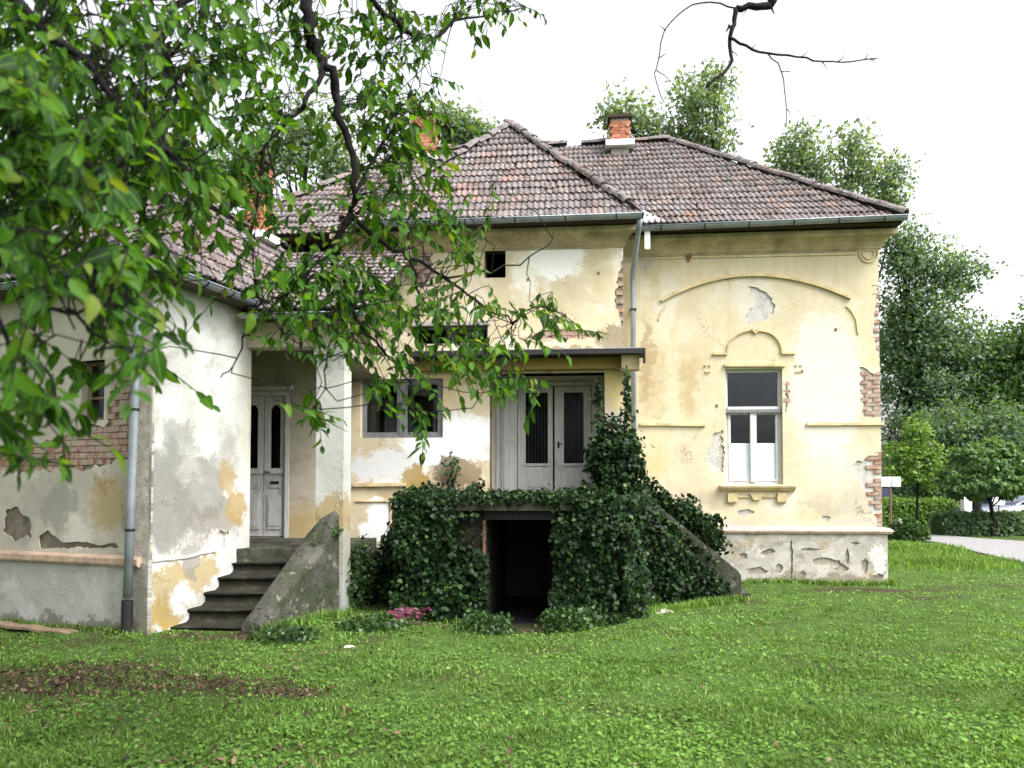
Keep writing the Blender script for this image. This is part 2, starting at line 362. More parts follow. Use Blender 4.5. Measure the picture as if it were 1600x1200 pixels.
# ------------------------------------------------------------------ ground
def gz(x, y):
    d = -0.20 * np.exp(-((x + .0) / .95) ** 2 - (np.where(y > 13.6, y - 13.6, np.minimum(y - 10.7, 0)) / .75) ** 2)
    return d + .018 * np.sin(x * 1.7 + .4 * y) * np.cos(y * 1.3) + .012 * np.sin(3.1 * x - 2.2 * y)
def bare(x, y):
    def e(cx, cy, rx, ry, a=0.0):
        dx, dy = x - cx, y - cy; c, s = math.cos(a), math.sin(a); q = ((dx * c + dy * s) / rx) ** 2 + ((-dx * s + dy * c) / ry) ** 2
        return np.clip(1.6 - 1.4 * q, 0, 1)
    b = np.maximum.reduce([e(-3.9, 7.35, 1.5, .65, -.15), e(-2.5, 6.95, 1.1, .28, -.1), e(-3.2, 9.45, 1.1, .28), e(-1.6, 10.35, .8, .30, .2), e(5.9, 13.5, 1.2, .35, -.1),
                           e(.1, 10.7, .75, .75), e(6.6, 12.6, .7, .25), e(-5.5, 9.9, 1.4, .25, -.35), e(3.4, 12.1, .5, .2)])
    wob = .5 + .5 * np.sin(x * 5.1 + 2 * np.sin(y * 4.3)) * np.sin(y * 6.7 + 1.5 * np.sin(x * 3.9))
    return np.clip(b * (.55 + .6 * wob), 0, 1)
def axis(lo, hi, st, far, n=14):
    a = np.arange(lo, hi + 1e-6, st); g = np.geomspace(st, far, n); return np.concatenate([(lo - g)[::-1], a, hi + g])
gx, gy = axis(-9, 11, .16, 320), axis(2, 18, .16, 420)
X, Y = np.meshgrid(gx, gy); Z = gz(X, Y); near = (np.abs(X) < 60) & (Y < 60) & (Y > -30); Z = np.where(near, Z, 0)
nx, ny = len(gx), len(gy); idx = np.arange(nx * ny).reshape(ny, nx)
me = np_mesh('ground', np.stack([X, Y, Z], -1).reshape(-1, 3), np.stack([idx[:-1, :-1], idx[:-1, 1:], idx[1:, 1:], idx[1:, :-1]], -1).reshape(-1, 4), smooth=True)
at = me.attributes.new('bare', 'FLOAT', 'POINT'); at.data.foreach_set('value', bare(X, Y).ravel().astype(np.float32))
obj('ground', me, MT['soil'], kind='structure', label='grassy lawn soil with bare brown patches')

PATH = [G(1700, 905), G(1600, 882), G(1540, 868), G(1490, 856), G(1462, 849), G(1440, 846), G(1415, 838), G(1440, 832), G(1470, 838), G(1530, 843), G(1600, 848), G(1750, 856)]
PATH2 = [(p.x, p.y) for p in PATH]
m = MB(); n = len(PATH); m.add([(p.x, p.y, .05) for p in PATH] + [(p.x, p.y, -.06) for p in PATH], [tuple(range(n))] + [(i, n + i, n + (i + 1) % n, (i + 1) % n) for i in range(n)])
m.build('path', MT['asph'], kind='structure', label='pale asphalt path curving behind the house')

# ------------------------------------------------------------------ pieces used by both buildings
def brick_variants(mat, L=.262, H=.066, D=.05):
    out = []
    for k in range(4):
        rr = random.Random(k); j = lambda a: rr.uniform(-a, a)
        c = [(x * L / 2 + j(.006), y * D / 2 + j(.004), z * H / 2 + j(.004)) for z in (-1, 1) for x, y in ((-1, -1), (1, -1), (1, 1), (-1, 1))]
        q = MB(); q.hexa(c); me = bpy.data.meshes.new('brick'); me.from_pydata(q.v, [], q.f); me.update(); me.materials.append(mat); out.append(me)
    return out
BR = brick_variants(MT['brick']); BRH = brick_variants(MT['brick'], .125)
CB = brick_variants(MT['chbrick'], .205, .062, .10)
def place(me, name, parent, M):
    o = bpy.data.objects.new(name, me); o.matrix_basis = M; COL.objects.link(o); o.parent = parent; return o
def frmat(fr, p, jit=0.0, rr=random):
    M = Matrix.Identity(4); M.col[0][:3] = fr.u; M.col[1][:3] = -fr.n; M.col[2][:3] = (0, 0, 1); M.translation = p
    return M @ Matrix.Rotation(rr.uniform(-jit, jit), 4, 'Y')
def lay_bricks(fr, poly, d, parent, seed=0, umax=None, keep=1.0):
    rr = random.Random(seed); us = [p[0] for p in poly]; vs = [p[1] for p in poly]
    v = math.floor(min(vs) / .079) * .079; k = int(round(v / .079))
    while v < max(vs):
        u = math.floor(min(us) / .275) * .275 + (.1375 if k % 2 else 0) - .275
        while u < max(us) + .275:
            for q, mm, w_ in (((u, v), BR, .262),):
                if inside(q, poly) and rr.random() < keep:
                    full = inside((u - .1, v), poly) and inside((u + .1, v), poly) and (umax is None or u + .131 <= umax)
                    place(rr.choice(BR if full else BRH), 'brick', parent, frmat(fr, fr.pt(u if full else (min(u, umax - .064) if umax is not None else u), v, d - .025 - rr.uniform(0, .006)), .03, rr))
            u += .275
        v += .079; k += 1
def ribbon(m, fr, pts, w, d0, d1):
    for a, b in zip(pts[:-1], pts[1:]):
        a, b = Vector(a), Vector(b); t = (b - a).normalized(); nn = Vector((-t.y, t.x)) * w / 2
        c = [a - nn, b - nn + t * .004, b + nn + t * .004, a + nn]; m.hexa([fr.pt(q.x, q.y, d) for d in (d0, d1) for q in c])
    return m
def rect(fr, px0, py0, px1, py1, d=0.0):
    mx, my = (px0 + px1) / 2, (py0 + py1) / 2
    return fr.hit(px0, my, d)[0], fr.hit(px1, my, d)[0], fr.hit(mx, py1, d)[1], fr.hit(mx, py0, d)[1]
def rp(r): u0, u1, v0, v1 = r; return [(u0, v0), (u1, v0), (u1, v1), (u0, v1)]
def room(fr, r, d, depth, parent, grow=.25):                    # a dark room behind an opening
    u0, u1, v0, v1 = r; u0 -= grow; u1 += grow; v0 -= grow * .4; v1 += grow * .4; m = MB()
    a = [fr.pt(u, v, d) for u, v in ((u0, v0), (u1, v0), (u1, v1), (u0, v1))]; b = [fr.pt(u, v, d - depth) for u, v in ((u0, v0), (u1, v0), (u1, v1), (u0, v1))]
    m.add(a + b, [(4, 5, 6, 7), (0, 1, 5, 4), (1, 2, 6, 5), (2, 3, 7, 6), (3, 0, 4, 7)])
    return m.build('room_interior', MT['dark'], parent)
def frame_bars(m, fr, r, w, d0, d1):
    u0, u1, v0, v1 = r
    m.fbox(fr, u0, u0 + w, v0, v1, d0, d1); m.fbox(fr, u1 - w, u1, v0, v1, d0, d1); m.fbox(fr, u0 + w, u1 - w, v0, v0 + w, d0, d1); m.fbox(fr, u0 + w, u1 - w, v1 - w, v1, d0, d1); return m
def pane(fr, r, d, parent, mat='glass', name='pane'):
    u0, u1, v0, v1 = r; return MB().fbox(fr, u0, u1, v0, v1, d - .003, d + .003).build(name, MT[mat], parent)

# roof tile: double-roll interlocking clay tile
TW, TH = .21, .285
def tile_shape(seed):
    rr = random.Random(seed); prof = [(0, .004), (.022, .024), (.045, .030), (.070, .010), (.105, .002), (.127, .024), (.150, .030), (.178, .010), (.208, .003)]
    v = []; n = len(prof)
    for y, dz in ((0, .022), (TH * 1.16, -.012)):
        v += [(x - TW / 2, y + (rr.uniform(-.006, .006) if y == 0 else 0), z + dz) for x, z in prof]
    v += [(x - TW / 2, v[i][1], z - .006) for i, (x, z) in enumerate(prof)]
    f = [(i, i + 1, n + i + 1, n + i) for i in range(n - 1)] + [(2 * n + i, 2 * n + i + 1, i + 1, i) for i in range(n - 1)]
    return v, f
TS = [tile_shape(k) for k in range(4)]
TM = []
for v, f in TS:
    me = bpy.data.meshes.new('tile'); me.from_pydata(v, [], f); me.update(); me.materials.append(MT['tile']); TM.append(me)
def cap_shape():
    v = []; L = .40; n = 7
    for y, r in ((0, .125), (L * 1.12, .10)):
        v += [(r * math.cos(math.pi * k / (n - 1)), y, r * .85 * math.sin(math.pi * k / (n - 1))) for k in range(n)]
    v += [(.8 * x, y, .8 * z - .01) for x, y, z in v[:n]]
    f = [(i, i + 1, n + i + 1, n + i) for i in range(n - 1)] + [(2 * n + i, 2 * n + i + 1, i + 1, i) for i in range(n - 1)]
    me = bpy.data.meshes.new('ridge_cap'); me.from_pydata(v, [], f); me.update(); me.materials.append(MT['tile']); return me
CAPM = cap_shape()
def tiles_on(corners, rr, out, hole=None):
    """corners: eave-left, eave-right, then the rest of the roof face in order; tiles laid in courses"""
    c = [Vector(p) for p in corners]; ex = (c[1] - c[0]).normalized(); nrm = ex.cross(c[2] - c[0]).normalized()
    if nrm.z < 0: nrm = -nrm
    es = nrm.cross(ex).normalized()
    if es.z < 0: es = -es
    poly = [((p - c[0]).dot(ex), (p - c[0]).dot(es)) for p in c]; bmax = max(p[1] for p in poly); a0, a1 = min(p[0] for p in poly), max(p[0] for p in poly)
    row = 0; b = -.03
    while b < bmax:
        a = a0 + TW * .5 + (rr.uniform(-.02, .02)); sag = rr.uniform(-.008, .008)
        while a < a1:
            if inside((a, max(b + TH * .45, .01)), poly):
                p = c[0] + ex * a + es * (b + sag + .012 * math.sin(a * 1.3 + row)) + nrm * (.035 + .012 * math.sin(a * .9 + row * .35) + rr.uniform(0, .008))
                M = Matrix.Identity(4); M.col[0][:3] = ex; M.col[1][:3] = es; M.col[2][:3] = nrm; M.translation = p
                slip = rr.random() < .025
                if slip: M.translation = p - es * rr.uniform(.02, .09) + nrm * .012
                M = M @ Matrix.Rotation(rr.gauss(0, .09 if slip else .018), 4, 'Z') @ Matrix.Rotation(rr.gauss(0, .012) , 4, 'Y')
                t = CAM - p; face = max(0, t.normalized().dot(nrm)); out.append((face / t.length_squared, rr.randrange(4), M))
            a += TW
        b += TH; row += 1
def finish_tiles(tiles, parent):
    tiles.sort(key=lambda t: -t[0])
    for _, k, M in tiles[:300]: place(TM[k], 'tile', parent, M)
    rest = tiles[300:]; V = []; Fc = []; rn = []
    for _, k, M in rest:
        o = len(V); A = np.array(M)[:3]; q = np.c_[np.array(TS[k][0]), np.ones(len(TS[k][0]))] @ A.T; V += q.tolist(); Fc += [[i + o for i in f] for f in TS[k][1]]; rn += [random.random()] * len(TS[k][1])
    if V: obj('tile_field', np_mesh('tile_field', V, Fc, rn), MT['tile'], parent, kind='stuff')
def caps_along(a, b, parent, rr, skip=()):
    a, b = Vector(a), Vector(b); t = (b - a); L = t.length; t.normalize(); x = t.cross(Vector((0, 0, 1))).normalized(); z = x.cross(t)
    n = int(L / .38)
    for k in range(n + 1):
        if k in skip: continue
        p = a + t * min(k * .38, L - .2); M = Matrix.Identity(4); M.col[0][:3] = x; M.col[1][:3] = t; M.col[2][:3] = z; M.translation = p + z * (.02 + rr.uniform(-.01, .02)) + x * rr.uniform(-.02, .02)
        place(CAPM, 'ridge_cap', parent, M @ Matrix.Rotation(rr.gauss(0, .04), 4, 'Z') @ Matrix.Rotation(rr.gauss(0, .03), 4, 'X'))
def face_slab(m, pts, th=.05):
    c = [Vector(p) for p in pts]; nrm = (c[1] - c[0]).cross(c[2] - c[0]).normalized(); nrm = nrm if nrm.z > 0 else -nrm; n = len(c)
    m.add(c + [p - nrm * th for p in c], [tuple(range(n)), tuple(range(2 * n - 1, n - 1, -1))] + [(i, n + i, n + (i + 1) % n, (i + 1) % n) for i in range(n)])
def chimney(fr, u, d, v0, v1, w, parent, nflash=True):
    core = MB().fbox(fr, u - w / 2 + .02, u + w / 2 - .02, v0 - .6, v1 - .01, d - w / 2 + .02, d + w / 2 - .02).build('chimney', MT['mortar'], parent)
    v = v0 + .04; k = 0; rr = random.Random(int(u * 10)); nb = 2; bl = w / nb
    while v < v1 - .05:
        for s in range(4):
            for i in range(nb):
                off = -w / 2 + bl * (i + .5) + (.028 if (k + s) % 2 else -.028)
                uu, dd = ((u + off, d + w / 2 - .035), (u + w / 2 - .035, d + off), (u + off, d - w / 2 + .035), (u - w / 2 + .035, d + off))[s]
                M = frmat(fr, fr.pt(uu, v, dd), .02, rr)
                if s % 2: M = M @ Matrix.Rotation(math.pi / 2, 4, 'Z')
                M = M @ Matrix.Diagonal((bl * .93 / .205, .7, 1.0, 1))
                place(rr.choice(CB), 'brick', core, M)
        v += .073; k += 1
    MB().fbox(fr, u - w / 2 - .05, u + w / 2 + .05, v1 - .01, v1 + .05, d - w / 2 - .05, d + w / 2 + .05).build('chimney_cap', MT['deck'], core)
    q = MB().fbox(fr, u - w / 2 - .10, u + w / 2 + .10, v0 - .14, v0 - .015, d - w / 2 - .1, d + w / 2 + .12)
    q.build('flashing', MT['white'], core)

# ================================================================== the villa
FM = Fr((6.66, 14.4), (.9958, -.0917))
villa = thing('villa', 'dilapidated yellow plastered villa with hipped clay tile roof and peeling walls', 'house')
villa['base'] = tuple(FM.pt(-6, 0, -2))
DR = .625; UL = -9.7; UR = -4.63; EV = 6.42; HB = -12.2; DB = -5.9

# right wing: plaster coat with ragged holes
YEL = (.54, .472, .325); WHT = (.60, .58, .51); GRY = (.40, .38, .34); OCH = (.36, .26, .12); DRT = (.20, .17, .12)
rw = rect(FM, 1134, 576, 1223, 757)
edge = FM.hits([(1377, 395), (1376, 430), (1370, 450), (1366, 500), (1367, 540), (1372, 556), (1378, 562), (1378, 580), (1365, 584), (1355, 577), (1343, 573), (1347, 590), (1344, 612), (1348, 630), (1346, 650), (1360, 653), (1380, 652),
                (1380, 704), (1370, 712), (1352, 716), (1330, 728), (1340, 745), (1352, 770), (1360, 795), (1370, 815), (1376, 827)])
edge = [(min(u, 0), v) for u, v in edge]
ragged = rag(edge, .06, .016, 3, closed=False)
ragged = [(min(u, 0.0), v) for u, v in ragged]
outline = [(UR - .2, 6.3), (UR - .2, .90), (ragged[-1][0], .90)] + ragged[::-1] + [(0, 6.3)]
h1 = rag(FM.hits([(1168, 447), (1185, 450), (1200, 460), (1212, 478), (1209, 490), (1195, 500), (1180, 503), (1157, 506), (1166, 492), (1176, 480), (1177, 466)]), .05, .018, 4)
h2 = rag(FM.hits([(1117, 676), (1129, 671), (1131, 690), (1131, 738), (1114, 737), (1102, 714), (1106, 700), (1113, 690)]), .05, .018, 5)
h3 = rag(FM.hits([(1227, 596), (1232, 596), (1231, 615), (1233, 628), (1227, 645)]), .04, .008, 6)
h4 = rag(FM.hits([(1152, 798), (1170, 795), (1180, 800), (1168, 806), (1154, 806)]), .04, .008, 7)
h5 = rag(FM.hits([(1285, 806), (1298, 808), (1292, 816), (1284, 814)]), .03, .006, 8)
U = lambda px, py: FM.hit(px, py)
bl = [(*U(1030, 420), .35, .7, (.40, .32, .18), .55), (*U(1075, 610), .16, .7, (.36, .25, .11), .5), (*U(1010, 560), .14, 1.0, (.26, .19, .10), .6), (*U(1100, 780), .5, .22, (.36, .31, .23), .6), (*U(1290, 790), .7, .2, (.36, .32, .25), .55), (*U(1150, 362), 2.6, .10, (.34, .26, .13), .35), (*U(1290, 600), .75, 1.5, WHT, .75), (*U(1180, 470), .55, .45, WHT, .6), (*U(1040, 470), .22, .8, WHT, .55), (*U(1300, 720), .7, .6, WHT, .45), (*U(1130, 720), .4, .5, (.62, .56, .42), .6),
      (*U(1020, 600), .28, .9, OCH, .42), (*U(1080, 560), .3, .5, OCH, .22), (*U(1180, 372), 2.4, .2, OCH, .2), (*U(1020, 720), .3, .5, (.55, .40, .17), .5), (*U(1012, 400), .18, .35, GRY, .6), (*U(1340, 820), .8, .22, GRY, .7),
      (*U(1180, 822), 1.0, .18, GRY, .65), (*U(1060, 790), .4, .4, (.46, .40, .30), .6), (*U(1225, 780), .4, .25, WHT, .6), (*U(1340, 780), .3, .4, GRY, .5)]
m_wing = plaster('wing_plaster', YEL, [(WHT, 1.5, .50, .72, .6), ((.44, .34, .19), 2.6, .55, .75, .5), (DRT, 5.0, .60, .80, .45), ((.40, .31, .18), 1.3, .56, .74, .3)], bl, streak=((.38, .30, .18), 1, .32))
wing = wall_mesh('wall', FM, outline, [rp(rw), h1, h2, h3, h4, h5], m_wing, villa, 0, .03, [.22, .02, .03, .04, .02, .02])
wing['label'] = 'pale yellow right wing wall with arched relief lines'
ms = MB().fbox(FM, UR - .2, rw[0] - .03, .3, 6.25, -.3, -.028).fbox(FM, rw[1] + .03, -.002, .3, 6.25, -.3, -.028).fbox(FM, rw[0] - .03, rw[1] + .03, .3, rw[2] - .02, -.3, -.028).fbox(FM, rw[0] - .03, rw[1] + .03, rw[3] + .02, 6.25, -.3, -.028)
core = ms.build('exposed_masonry', MT['greyrender'], villa)
c3 = edge[1:8] + [(0.02, edge[7][1]), (.02, edge[1][1])]; c2 = edge[7:17] + [(.02, edge[16][1]), (.02, edge[7][1])]
def quoin(fr, u, va, vb, d, parent, seed, keep=.9):            # toothed brick corner
    rr = random.Random(seed); v = va; k = 0
    while v < vb:
        if rr.random() < keep:
            full = k % 2 == 0; place(rr.choice(BR if full else BRH), 'brick', parent, frmat(fr, fr.pt(u - (.132 if full else .064), v, d - .024 - rr.uniform(0, .008)), .02, rr))
        v += .079; k += 1
quoin(FM, -.003, .99, edge[17][1], 0, core, 4)
lay_bricks(FM, c3, 0, core, 5, 0); lay_bricks(FM, c2, 0, core, 6, 0); lay_bricks(FM, h3, .005, core, 8)
# right side of the wing and the back
side = MB().fbox(FM, -.3, -.004, .9, 6.3, DB, -.305); side.fbox(FM, HB, -.3, .0, 6.3, DB - .3, DB); side.fbox(FM, HB, HB + .3, 0, 6.3, DB, 0); side.fbox(FM, HB + .3, UL + .4, 0, 6.3, -.3, 0)
side.fbox(FM, UR - .3, UR - .001, 0, 6.3, -.31, DR - .035); side.fbox(FM, UL, UL + .3, 0, 6.3, -.31, DR - .035)
me = side.build('rear_wall', m_wing, villa)
# plinth
PV = .92
pl_out = [(UR - .1, -.15), (.05, -.15), (.05, PV), (UR - .1, PV)]
ph = []
rp_ = random.Random(17)
for px_, py_, w_, h_ in ((1290, 878, 26, 8), (1312, 888, 12, 8), (1322, 868, 4, 14), (1198, 862, 13, 6), (1180, 892, 18, 8), (1350, 882, 7, 14), (1262, 858, 20, 3), (1160, 868, 9, 5), (1215, 888, 8, 12), (1335, 848, 10, 3), (1370, 900, 10, 5), (1252, 896, 9, 5)):
    nn_ = 12; ph.append(FM.hits([(px_ + w_ * math.cos(2 * math.pi * k / nn_) * rp_.uniform(.45, 1.1), py_ + h_ * math.sin(2 * math.pi * k / nn_) * rp_.uniform(.4, 1.1)) for k in range(nn_)]))
ph.append(rag(FM.hits([(1233, 845), (1236.5, 845), (1236.5, 903), (1234, 903)]), .05, .006, 24))
m_plinth = plaster('plinth_plaster', (.36, .34, .30), [((.50, .48, .45), 2.6, .46, .62, .75), ((.20, .18, .15), 3.4, .5, .66, .7), ((.34, .25, .10), 1.9, .54, .68, .6), ((.08, .10, .04), 2.8, .56, .72, .6)],
                   [(*U(1370, 870), .15, .3, (.66, .63, .56), .8), (*U(1300, 905), 1.3, .12, DRT, .8)], relief=.014)
wall_mesh('plinth', FM, pl_out, ph, m_plinth, villa, .075, .05, [.025] * len(ph))
MB().fbox(FM, UR - .1, .045, -.2, PV - .01, -.2, .05).fbox(FM, -.35, .046, -.2, PV - .01, DB, -.21).build('plinth_stonework', simple('rubble_stonework', (.27, .24, .195), .95, 0, .1, .5, 5, .02), villa)
MB().prof(FM, [(0, PV - .035), (.11, PV - .02), (.135, PV + .02), (.135, PV + .045), (.10, PV + .075), (0, PV + .10)], UR - .1, 0.0, 0, 1).build('plinth_ledge', simple('pinkish_ledge', (.50, .38, .31), .9, 0, .1, .3, 6, .01), villa)
# cornice, string courses and relief
def cornice(u0, u1, d, m0, m1, lift=0.0):
    pr = [(0, 6.03), (.02, 6.03), (.025, 6.06), (.045, 6.065), (.05, 6.09), (.065, 6.12), (.10, 6.18), (.17, 6.235), (.235, 6.26), (.25, 6.27), (.25, 6.36), (0, 6.36)]
    f2 = Fr(FM.pt(0, 0, d)[:2], FM.u[:2])
    return MB().prof(f2, pr, u0, u1, m0, m1)
m_corn = simple('cornice_paint', (.37, .30, .185), .9, 0, .1, .4, 2.6, .008)
cornice(UR - .2, 0, 0, 0, 1).build('cornice', m_corn, villa)
cornice(UL, UR, DR, 1, 1).build('cornice', m_corn, villa)
m_trim = simple('trim_paint', (.52, .42, .24), .9, 0, .1, .3, 4, .006)
rel = MB()
arc = lambda pts, n=14: FM.hits([((1 - t) ** 2 * pts[0][0] + 2 * t * (1 - t) * pts[1][0] + t * t * pts[2][0], (1 - t) ** 2 * pts[0][1] + 2 * t * (1 - t) * pts[1][1] + t * t * pts[2][1]) for t in [k / n for k in range(n + 1)]])
rel = ribbon(rel, FM, arc([(1033, 470), (1170, 392), (1329, 466)], 20), .055, -.01, .055)
rel.build('relief_arch', m_trim, villa)
for pts_ in ([(1322, 478), (1332, 488), (1338, 500), (1341, 522)], [(1040, 478), (1033, 488), (1029, 500)]): q = MB(); ribbon(q, FM, FM.hits(pts_), .028, -.01, .022); q.build('relief_fragment', m_trim, villa)
for pts_, w_, d_ in (([(1025, 404), (1338, 397)], .03, .02), ([(1000, 663), (1102, 664)], .05, .04), ([(1260, 663), (1380, 662)], .05, .04)):
    q = MB(); ribbon(q, FM, FM.hits(pts_), w_, -.01, d_); q.build('string_course', m_trim, villa)
q = MB(); cu, cv = U(1357, 396)
for rad, ww in ((.165, .025), (.105, .02)): ribbon(q, FM, [(cu + rad * math.cos(a), cv + rad * math.sin(a)) for a in [2 * math.pi * k / 20 for k in range(21)]], ww, -.01, .025)
q.build('roundel', m_trim, villa)
q = MB(); ribbon(q, FM, arc([(1136, 552), (1138, 518), (1178, 516)], 8), .03, -.01, .035); ribbon(q, FM, arc([(1182, 516), (1220, 518), (1222, 552)], 8), .03, -.01, .035)
ribbon(q, FM, FM.hits([(1113, 553), (1136, 553)]), .04, -.01, .04); ribbon(q, FM, FM.hits([(1221, 552), (1242, 552)]), .04, -.01, .04); ribbon(q, FM, FM.hits([(1131, 571), (1226, 571)]), .05, -.01, .055)
ribbon(q, FM, FM.hits([(1174, 514), (1180, 521), (1186, 514)]), .03, -.01, .045)
for x0 in (1102, 1244):
    for dx, dy in ((0, 0), (7, 0), (1, 10), (6, 10)): a, b = U(x0 + dx, 571 + dy); q.fbox(FM, a - .016, a + .016, b - .014, b + .014, -.01, .03)
q.build('window_hood', m_trim, villa)
# sill with two brackets and a drop
q = MB(); su0, sv = U(1124, 762); su1, _ = U(1241, 762)
q.prof(FM, [(0, sv - .07), (.07, sv - .05), (.12, sv), (.13, sv + .03), (.0, sv + .05)], su0, su1)
for px in (1144, 1221): a, b = U(px, 776); q.fbox(FM, a - .085, a + .085, b - .09, b + .06, -.01, .06); q.fbox(FM, a - .07, a + .07, b - .115, b - .091, -.01, .045)
a, b = U(1182, 776); q.sheet(FM, [(a - .13, b + .05), (a - .06, b - .06), (a + .06, b - .06), (a + .13, b + .05)], .05, .06)
ribbon(q, FM, FM.hits([(1153, 776), (1171, 776)]), .03, -.01, .03); ribbon(q, FM, FM.hits([(1192, 776), (1212, 776)]), .03, -.01, .03)
q.build('window_sill', m_trim, villa)
# wing window
q = MB(); frame_bars(q, FM, rw, .055, -.2, -.11); u0, u1, v0, v1 = rw; tv = U(1178, 638)[1]; um = (u0 + u1) / 2
q.fbox(FM, u0 + .055, u1 - .055, tv - .04, tv + .04, -.2, -.07); win = None
win = q.build('window', MT['wood'], villa)
q = MB().fbox(FM, u0 - .02, u1 + .03, tv - .075, tv - .015, -.072, -.03); q.build('transom_drip_moulding', MT['greyframe'], win)
q = MB(); frame_bars(q, FM, (u0 + .06, um - .012, v0 + .06, tv - .06), .045, -.17, -.10); q.build('sash', MT['wood'], win)
q = MB(); frame_bars(q, FM, (um + .012, u1 - .06, v0 + .06, tv - .06), .045, -.17, -.10); q.build('sash', MT['wood'], win)
MB().fbox(FM, um - .055, um + .055, v0 + .05, tv - .05, -.105, -.06).build('mullion', MT['wood'], win)
pane(FM, (u0 + .06, u1 - .06, tv + .045, v1 - .06), -.15, win)
cvv = U(1178, 692)[1]
for a, b in ((u0 + .1, um - .05), (um + .05, u1 - .1)):
    pane(FM, (a, b, v0 + .1, tv - .1), -.14, win); MB().fbox(FM, a - .02, b + .02, v0 + .09, cvv, -.1365, -.133).build('painted_glass', MT['cloth'], win)
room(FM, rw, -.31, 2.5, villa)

# centre bay (risalit) wall
FR = Fr(FM.pt(0, 0, DR)[:2], FM.u[:2])
UB = lambda px, py: FR.hit(px, py)
rd = rect(FR, 765, 583, 945, 775); rd = (rd[0], rd[1], 1.60, rd[3]); rs = rect(FR, 647, 509, 762, 537); rv = rect(FR, 757, 388, 790, 434); rn = rect(FR, 563, 592, 692, 684)
wallo = [(UL, -.2), (UR, -.2), (UR, 3.0)] + rag([(UR, 3.0), (UR - .01, UB(985, 530)[1]), (UR - .05, UB(980, 500)[1]), (UR - .16, UB(976, 470)[1]), (UR - .09, UB(978, 430)[1]), (UR, UB(984, 405)[1])], .06, .014, 31, closed=False)[1:] + [(UR, 6.3), (UL, 6.3)]
b1 = rag(FR.hits([(688, 372), (700, 362), (752, 360), (782, 366), (793, 378), (792, 385), (700, 386)]), .06, .015, 32)
b1 = [(u, max(v, rv[3] + .03)) for u, v in b1]
b2 = rag(FR.hits([(822, 528), (850, 515), (890, 512), (925, 518), (945, 529)]), .06, .014, 33)
b3 = rag(FR.hits([(560, 788), (606, 788), (607, 846), (562, 850)]), .1, .004, 34)
b4 = rag(FR.hits([(640, 386), (672, 392), (680, 430), (660, 452), (636, 440)]), .06, .02, 35)
bl = [(*UB(865, 405), .55, .38, (.78, .77, .74), .9), (*UB(820, 430), .3, .5, (.76, .74, .66), .7), (*UB(965, 400), .2, .5, (.74, .70, .6), .6), (*UB(900, 500), .8, .3, (.62, .50, .33), .5), (*UB(960, 525), .35, .25, (.20, .15, .10), .75), (*UB(850, 530), .5, .12, (.34, .26, .18), .7),
      (*UB(700, 690), .95, .60, (.72, .73, .74), .97), (*UB(600, 735), .7, .45, (.60, .61, .62), .9), (*UB(700, 600), .5, .45, (.55, .45, .26), .7), (*UB(650, 752), .25, .3, (.32, .21, .05), .85), (*UB(715, 735), .50, .30, (.17, .12, .07), .88), (*UB(735, 725), .3, .22, (.34, .27, .16), .5),
      (*UB(590, 815), .35, .45, (.78, .78, .80), .95), (*UB(600, 765), .5, .16, (.36, .27, .10), .7), (*UB(600, 890), .6, .35, (.36, .27, .10), .75), (*UB(630, 810), .14, .5, (.42, .35, .16), .7), (*UB(962, 600), .25, .35, (.60, .47, .16), .6), (*UB(962, 665), .3, .35, (.42, .41, .38), .75),
      (*UB(900, 560), 1.6, .16, (.26, .17, .06), .75), (*UB(760, 365), .9, .18, (.25, .18, .09), .55), (*UB(830, 358), 1.6, .12, (.40, .30, .12), .5)]
m_bay = plaster('bay_plaster', (.53, .455, .31), [((.72, .69, .60), 1.5, .48, .7, .7), ((.45, .35, .2), 2.4, .52, .72, .5), (DRT, 5, .68, .84, .4)], bl, streak=((.42, .34, .2), 1, .3))
bayw = wall_mesh('wall', FR, wallo, [rp(rd), rp(rs), rp(rv), rp(rn), b1, b2, b4], m_bay, villa, 0, .03, [.42, .40, .30, .14, .03, .02, .03])
bayw['label'] = 'patchy yellow and white wall of the projecting centre bay'
q = MB()
grid_u = sorted([UL + .3, UR - .003, *rd[:2], *rs[:2], *rv[:2], *rn[:2]]); grid_v = sorted([-.2, 6.25, *rd[2:], *rs[2:], *rv[2:], *rn[2:]])
for i in range(len(grid_u) - 1):
    for j in range(len(grid_v) - 1):
        c = ((grid_u[i] + grid_u[i + 1]) / 2, (grid_v[j] + grid_v[j + 1]) / 2)
        if not any(r[0] < c[0] < r[1] and r[2] < c[1] < r[3] for r in (rd, rs, rv, rn)): q.fbox(FR, grid_u[i], grid_u[i + 1], grid_v[j], grid_v[j + 1], -.4, -.028)
core2 = q.build('exposed_masonry', MT['mortar_dark'], villa)
lay_bricks(FR, b1, 0, core2, 11); lay_bricks(FR, [(UR - .2, 3.4), (UR + .02, 3.4), (UR + .02, UB(984, 410)[1]), (UR - .2, UB(984, 410)[1])], -.004, core2, 12, UR - .002); lay_bricks(FR, b2, -.006, core2, 13); lay_bricks(FR, b4, 0, core2, 14)
MB().fbox(FR, rv[0] - .1, rv[1] + .05, rv[3] - .003, rv[3] + .05, -.3, -.02).build('lintel', MT['board'], villa)
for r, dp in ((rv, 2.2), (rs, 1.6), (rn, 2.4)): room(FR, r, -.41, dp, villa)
q = MB(); frame_bars(q, FR, rs, .035, -.2, -.14); q.fbox(FR, (rs[0] + rs[1]) / 2 - .02, (rs[0] + rs[1]) / 2 + .02, rs[2], rs[3], -.2, -.13)
sw = q.build('window', MT['greyframe'], villa); sw['label'] = 'low strip window above the canopy'
pane(FR, (rs[0] + .03, rs[1] - .03, rs[2] + .03, rs[3] - .03), -.17, sw)
